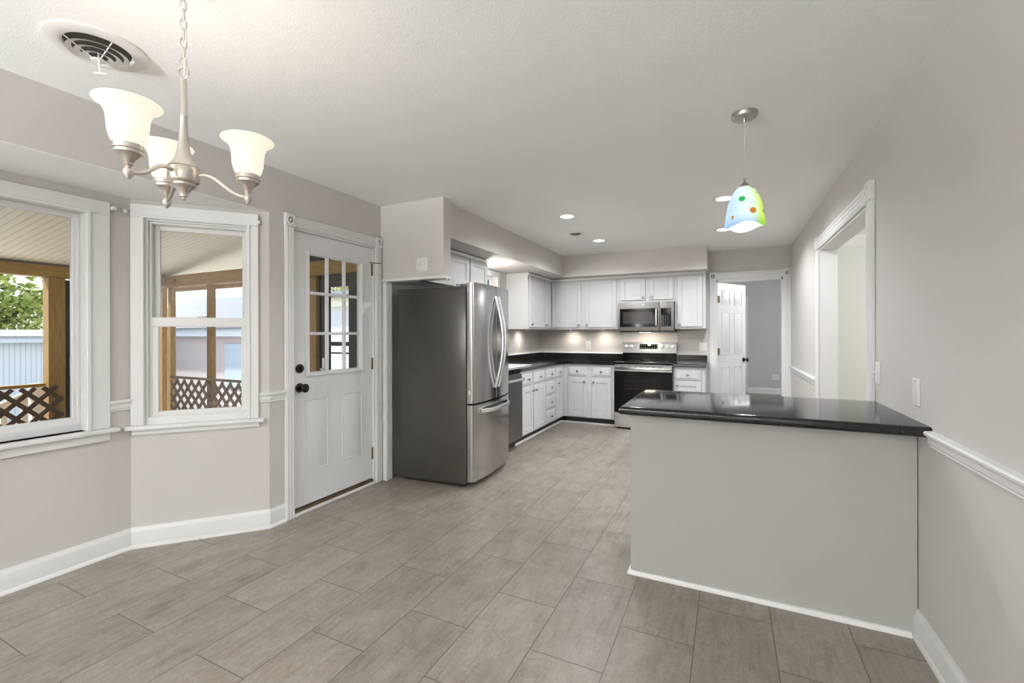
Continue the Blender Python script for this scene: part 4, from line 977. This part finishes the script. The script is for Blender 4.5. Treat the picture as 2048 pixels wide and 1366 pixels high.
# ------------------------------------------------------------------ porch and yard
GZ = -1.0; PXo, PYe, PDZ = -7.26, 3.30, -.22
bm = nb(); wbox(bm, -60, 40, -60, 60, GZ - .3, GZ); struct('ground', bm, grass, 'green lawn around the porch', 'ground')
bm = nb(); wbox(bm, -7.5, -4.12, -5.0, 3.5, PDZ - .08, PDZ); wbox(bm, -4.12, XL - .13, 2.05, 3.5, PDZ - .08, PDZ); struct('porch_floor', bm, deckm, 'wooden porch deck outside the bay windows', 'porch floor')
bm = nb(); wbox(bm, -13.6, -3.7, -7, 6.75, GZ, GZ + .06); struct('driveway', bm, mat('bleached_concrete', (.50, .49, .475), .8), 'bright pale concrete yard beyond the porch', 'driveway')
bm = nb(); wbox(bm, -3.6, 6.0, -12, YF - .13, GZ, -.05); struct('bounce_patio', bm, mat('pale_concrete', (.62, .60, .57), .8), 'pale concrete patio added unseen behind the camera to bounce daylight indoors', 'bounce_patio')  # unseen slab added to bounce daylight up into the room
def rz(x): return 2.055 + (x + 7.26) * .125
bm = nb(); o_ = [(-7.40, rz(-7.40)), (XL - .14, rz(XL - .14)), (XL - .14, rz(XL - .14) + .06), (-7.40, rz(-7.40) + .06)]
vprism(bm, WORLD, o_, -5.2, 3.75); struct('porch_ceiling', bm, bead, 'sloping cream beadboard porch ceiling', 'porch ceiling')
bm = nb(); wbox(bm, -4.0, XL - .135, 3.75, 4.4, GZ, 2.6); wbox(bm, XL - .15, XL - .132, 3.12, 3.75, GZ, 2.6); wbox(bm, -4.9, XL - .135, 4.41, 6.2, 2.52, 2.58); struct('wall_exterior', bm, mat('brown_exterior_siding', (.10, .07, .05), .7), 'brown exterior siding beyond the porch with an added eave that blocks sun', 'wall')  # last box is an eave added to keep sun out of the sink window
def post(x0, x1, y0, y1, label, z1=1.90):
    bm = nb(); x, y = (x0 + x1) / 2, (y0 + y1) / 2; wbox(bm, x0 - x, x1 - x, y0 - y, y1 - y, PDZ, z1, .004); o = obj('porch_post', bm, pine); o.location = (x, y, 0); tag(o, label, 'post', 'pine porch posts')
post(PXo - .07, PXo + .07, 2.14, 2.275, 'pine porch post beside the screen door, seen through the picture window', 1.915)
post(-7.387, -7.299, 3.25, 3.31, 'pine corner post of the porch, seen at left in the double-hung window')
post(-7.18, -7.108, 3.25, 3.31, 'pine post doubled against the porch corner post')
post(-6.357, -6.273, 3.25, 3.31, 'pine porch post in the middle of the double-hung window')
post(-4.69, -4.515, 3.25, 3.33, 'pine porch post left of the far storm door')
post(PXo - .07, PXo + .07, -.67, -.53, 'pine porch post farther along the outer railing', .755)
bm = nb(); wbox(bm, PXo - .07, PXo + .07, -5, PYe - .07, 1.916, 2.035, .004); tag(obj('porch_beam', bm, pineh), 'long pine beam along the outer edge of the porch', 'beam')
bm = nb(); wbox(bm, -7.45, -3.70, PYe - .065, PYe + .03, 1.901, 2.045, .004); tag(obj('porch_beam', bm, pineh), 'pine beam across the end of the porch', 'beam')
bm = nb(); wbox(bm, -7.24, -3.70, PYe + .062, PYe + .10, 1.86, 1.92); tag(obj('header_board', bm, wood('weathered_board', (.42, .30, .18), (.55, .42, .28), (.8, 8, 8))), 'weathered board under the porch end beam', 'board')
bm = nb(); wbox(bm, PXo - .03, PXo + .03, -5, 2.13, .755, .79, .003); tag(obj('railing_cap', bm, pineh), 'pine rail on top of the brown porch lattice', 'rail')
def lattice(fr, a0, a1, z0, z1, sp, w, m, label):
    bm = nb()
    for s, d0 in ((1, 0), (-1, .008)):
        k = a0 - (z1 - z0) - sp
        while k < a1 + (z1 - z0) + sp:
            # clip the diagonal to the panel
            pa = (k, z0) if s > 0 else (k, z1); hgt = z1 - z0
            A0, A1 = max(k, a0), min(k + hgt, a1)
            if A1 - A0 > .02:
                z_ = lambda a: z0 + (a - k) if s > 0 else z1 - (a - k)
                nx = Vector((1, s)).normalized(); pn = Vector((-nx.y, nx.x)) * w / 2
                q = [(A0 + pn.x, z_(A0) + pn.y), (A1 + pn.x, z_(A1) + pn.y), (A1 - pn.x, z_(A1) - pn.y), (A0 - pn.x, z_(A0) - pn.y)]
                vprism(bm, fr, q, d0, d0 + .007)
            k += sp
    tag(obj('lattice_panel', bm, m), label, 'lattice')
lattice(Fr((PXo + .085, 0), (0, 1), (1, 0)), -4.9, 2.24, -.18, .755, .165, .042, latm, 'dark brown lattice panel under the outer porch rail')
lattice(Fr((0, PYe - .07), (1, 0), (0, -1)), -7.05, -4.80, -.18, .745, .150, .040, latg, 'grey brown lattice panel across the end of the porch')
bm = nb(); wbox(bm, -7.05, -4.80, PYe - .09, PYe - .068, .757, .785); tag(obj('railing_cap', bm, latg), 'grey rail on top of the end lattice panel', 'rail')
bm = nb(); vprism(bm, WORLD, [(-5.2, 2.047), (-3.70, 2.047), (-3.70, rz(-3.70) - .004), (-5.2, rz(-5.2) - .004)], PYe - .02, PYe + .01); tag(obj('gable_board', bm, stdoor), 'dark gable board above the end beam, seen through the entry door window', 'board')
def lever(parent, fr, a, d, z):
    bm = nb(); box(bm, fr, a - .018, a + .018, d, d + .008, z - .11, z + .11, .006, 2); tube(bm, [fr.p(a, d + .008, z), fr.p(a, d + .045, z), fr.p(a + .05, d + .05, z - .012), fr.p(a + .09, d + .045, z + .008)], .008, 8); obj('handle', bm, plastic, parent, label='white lever handle')
def storm(name, label, fr, a0, a1, z1, solid):
    t = thing(name, label, 'door', tuple(fr.p((a0 + a1) / 2, 0, PDZ)))
    bm = nb(); box(bm, fr, a0, a0 + .12, -.03, .01, PDZ, z1, .003); box(bm, fr, a1 - .12, a1, -.03, .01, PDZ, z1, .003)
    box(bm, fr, a0 + .12, a1 - .12, -.03, .01, z1 - .12, z1, .003); box(bm, fr, a0 + .12, a1 - .12, -.03, .01, PDZ, PDZ + .25, .003); box(bm, fr, a0 + .12, a1 - .12, -.03, .01, 1.185, 1.225, .003); box(bm, fr, a0 + .12, a1 - .12, -.025, .005, 1.105, 1.120)
    obj('door_frame', bm, stdoor, t)
    bm = nb(); box(bm, fr, a0 + .12, a1 - .12, -.012, -.008, PDZ + .25, z1 - .12); obj('screen' if solid else 'pane', bm, scrn if solid else pane_m, t)
    lever(t, fr, a0 + .06, .01, .95); return t
EW = Fr((0, PYe), (1, 0), (0, -1)); OW = Fr((PXo, 0), (0, 1), (1, 0))
storm('storm_door', 'dark bronze storm door with white lever, seen through the entry door window', EW, -4.51, -3.99, 1.90, False)
storm('screen_door', 'dark screen door of the porch at right edge of the picture window', OW, 2.285, 3.16, 1.90, True)
bm = nb(); wbox(bm, -3.985, -3.70, PYe - .05, PYe + .05, PDZ, 1.90); tag(obj('door_post', bm, wood('dark_stained_post', (.045, .032, .024), (.07, .05, .035))), 'dark post between storm door and house wall', 'post')
# stair rail beyond the brown lattice
t = thing('stair_railing', 'cream stair railing descending beyond the brown porch lattice', 'railing', (-7.9, 2.0, GZ))
SR = Fr((-7.9, 0), (0, 1), (1, 0))
bm = nb(); vprism(bm, SR, [(.9, -.12), (2.25, .62), (2.25, .70), (.9, -.04)], -.03, .03); obj('handrail', bm, railm, t)
for k in range(8):
    a = 1.05 + .16 * k; z = -.12 + (a - .9) * .548; bm = nb(); box(bm, SR, a - .025, a + .025, -.02, .02, GZ, z + .03); obj('baluster', bm, railm, t)
bm = nb(); box(bm, SR, 2.22, 2.32, -.05, .05, GZ, .74, .006); obj('newel_post', bm, railm, t)
# sheds and trees
t = thing('metal_shed', 'pale blue metal shed with tin roof seen through the picture window', 'shed', (-16, 2.2, GZ))
bm = nb(); wbox(bm, -19, -14, -6, 5.6, GZ, 1.14); obj('wall', bm, shedm, t)
bm = nb(); wbox(bm, -13.93, -13.80, -6.2, 5.8, 1.14, 1.245); obj('fascia', bm, mat('pale_fascia', (.55, .62, .65), .5), t)
bm = nb(); vprism(bm, WORLD, [(-13.75, 1.245), (-13.75, 1.275), (-16.5, 1.43), (-19.3, 1.275), (-19.3, 1.245), (-16.5, 1.40)], -6.2, 5.8); obj('roof', bm, tin, t)
t = thing('neighbour_house', 'white house with grey ribbed roof seen through the double-hung window', 'house', (-11, 9, GZ))
bm = nb(); wbox(bm, -17.5, -9.8, 7.0, 12, GZ, 1.25); obj('wall', bm, nhwall, t)
bm = nb(); wbox(bm, -17.7, -9.6, 6.8, 6.9, 1.25, 1.45); obj('fascia', bm, mat('grey_fascia', (.62, .66, .72), .5), t)
bm = nb(); vprism(bm, Fr((0, 0), (0, 1), (1, 0)), [(6.7, 1.43), (6.7, 1.47), (9.5, 2.55), (12.3, 1.47), (12.3, 1.43), (9.5, 2.50)], -17.8, -9.5); obj('roof', bm, nhroof, t)
bm = nb(); wbox(bm, -12.05, -10.9, 6.97, 7.0, .0, 1.07); w_ = obj('window', bm, mat('house_window', (.42, .48, .56), .2), t)
t = thing('garage', 'white garage wall seen through the entry door window', 'garage', (-7, 7, GZ))
bm = nb(); wbox(bm, -9.2, -5.0, 6.0, 9, GZ, 1.84); obj('wall', bm, mat('white_garage_wall', (.62, .63, .68), .6), t)
bm = nb(); wbox(bm, -9.3, -4.9, 5.9, 5.99, 1.80, 1.97); obj('fascia', bm, mat('cream_fascia', (.80, .74, .55), .6), t)
bm = nb(); vprism(bm, Fr((0, 0), (0, 1), (1, 0)), [(5.85, 1.97), (5.85, 2.0), (7.5, 2.15), (9.15, 2.0), (9.15, 1.97)], -9.35, -4.85); obj('roof', bm, nhroof, t)
def tree(label, x, y, zc, R, nleaf, trunk=True, sy=1.3, sz=.8):
    t = thing('tree', label, 'tree', (x, y, GZ), 'trees beyond the yard')
    bm = nb(); tube(bm, [(x, y, GZ), (x + .1, y, GZ + 1.2), (x, y + .1, zc)], [.22, .17, .10], 10)
    for q in range(7):
        a = q * .9; tube(bm, [(x, y, zc - R * .5 + .2 * q), (x + R * .5 * math.cos(a), y + R * .5 * sy * math.sin(a), zc + R * .1), (x + R * .85 * math.cos(a), y + R * .85 * sy * math.sin(a), zc + R * (.3 * math.sin(q)))], [.07, .045, .015], 6)
    obj('trunk', bm, bark, t)
    bm = nb(); cl_ = []
    for _ in range(26):
        while True:
            v = Vector((random.uniform(-1, 1), random.uniform(-1, 1), random.uniform(-1, 1)))
            if .2 < v.length < 1: break
        cl_.append(Vector((x + v.x * R * .85, y + v.y * R * sy * .85, zc + v.z * R * sz * .85)))
    for _ in range(nleaf):
        c = random.choice(cl_); g = Vector((random.gauss(0, 1), random.gauss(0, 1), random.gauss(0, .8))) * R * .17
        p = c + g; u = Vector((random.uniform(-1, 1), random.uniform(-1, 1), random.uniform(-.6, .6))).normalized(); w = u.orthogonal().normalized(); s = random.uniform(.07, .14)
        bm.faces.new([bm.verts.new(p + q) for q in (u * s, w * s * .6, -u * s, -w * s * .6)])
    obj('crown', bm, leafm, t, 0)
tree('leafy light green tree above the shed roof, seen through the picture window', -22.0, 5.0, 2.0, 2.6, 15000)
tree('green tree top behind the grey roof of the neighbouring house', -17.5, 15.5, 2.4, 2.0, 4000)
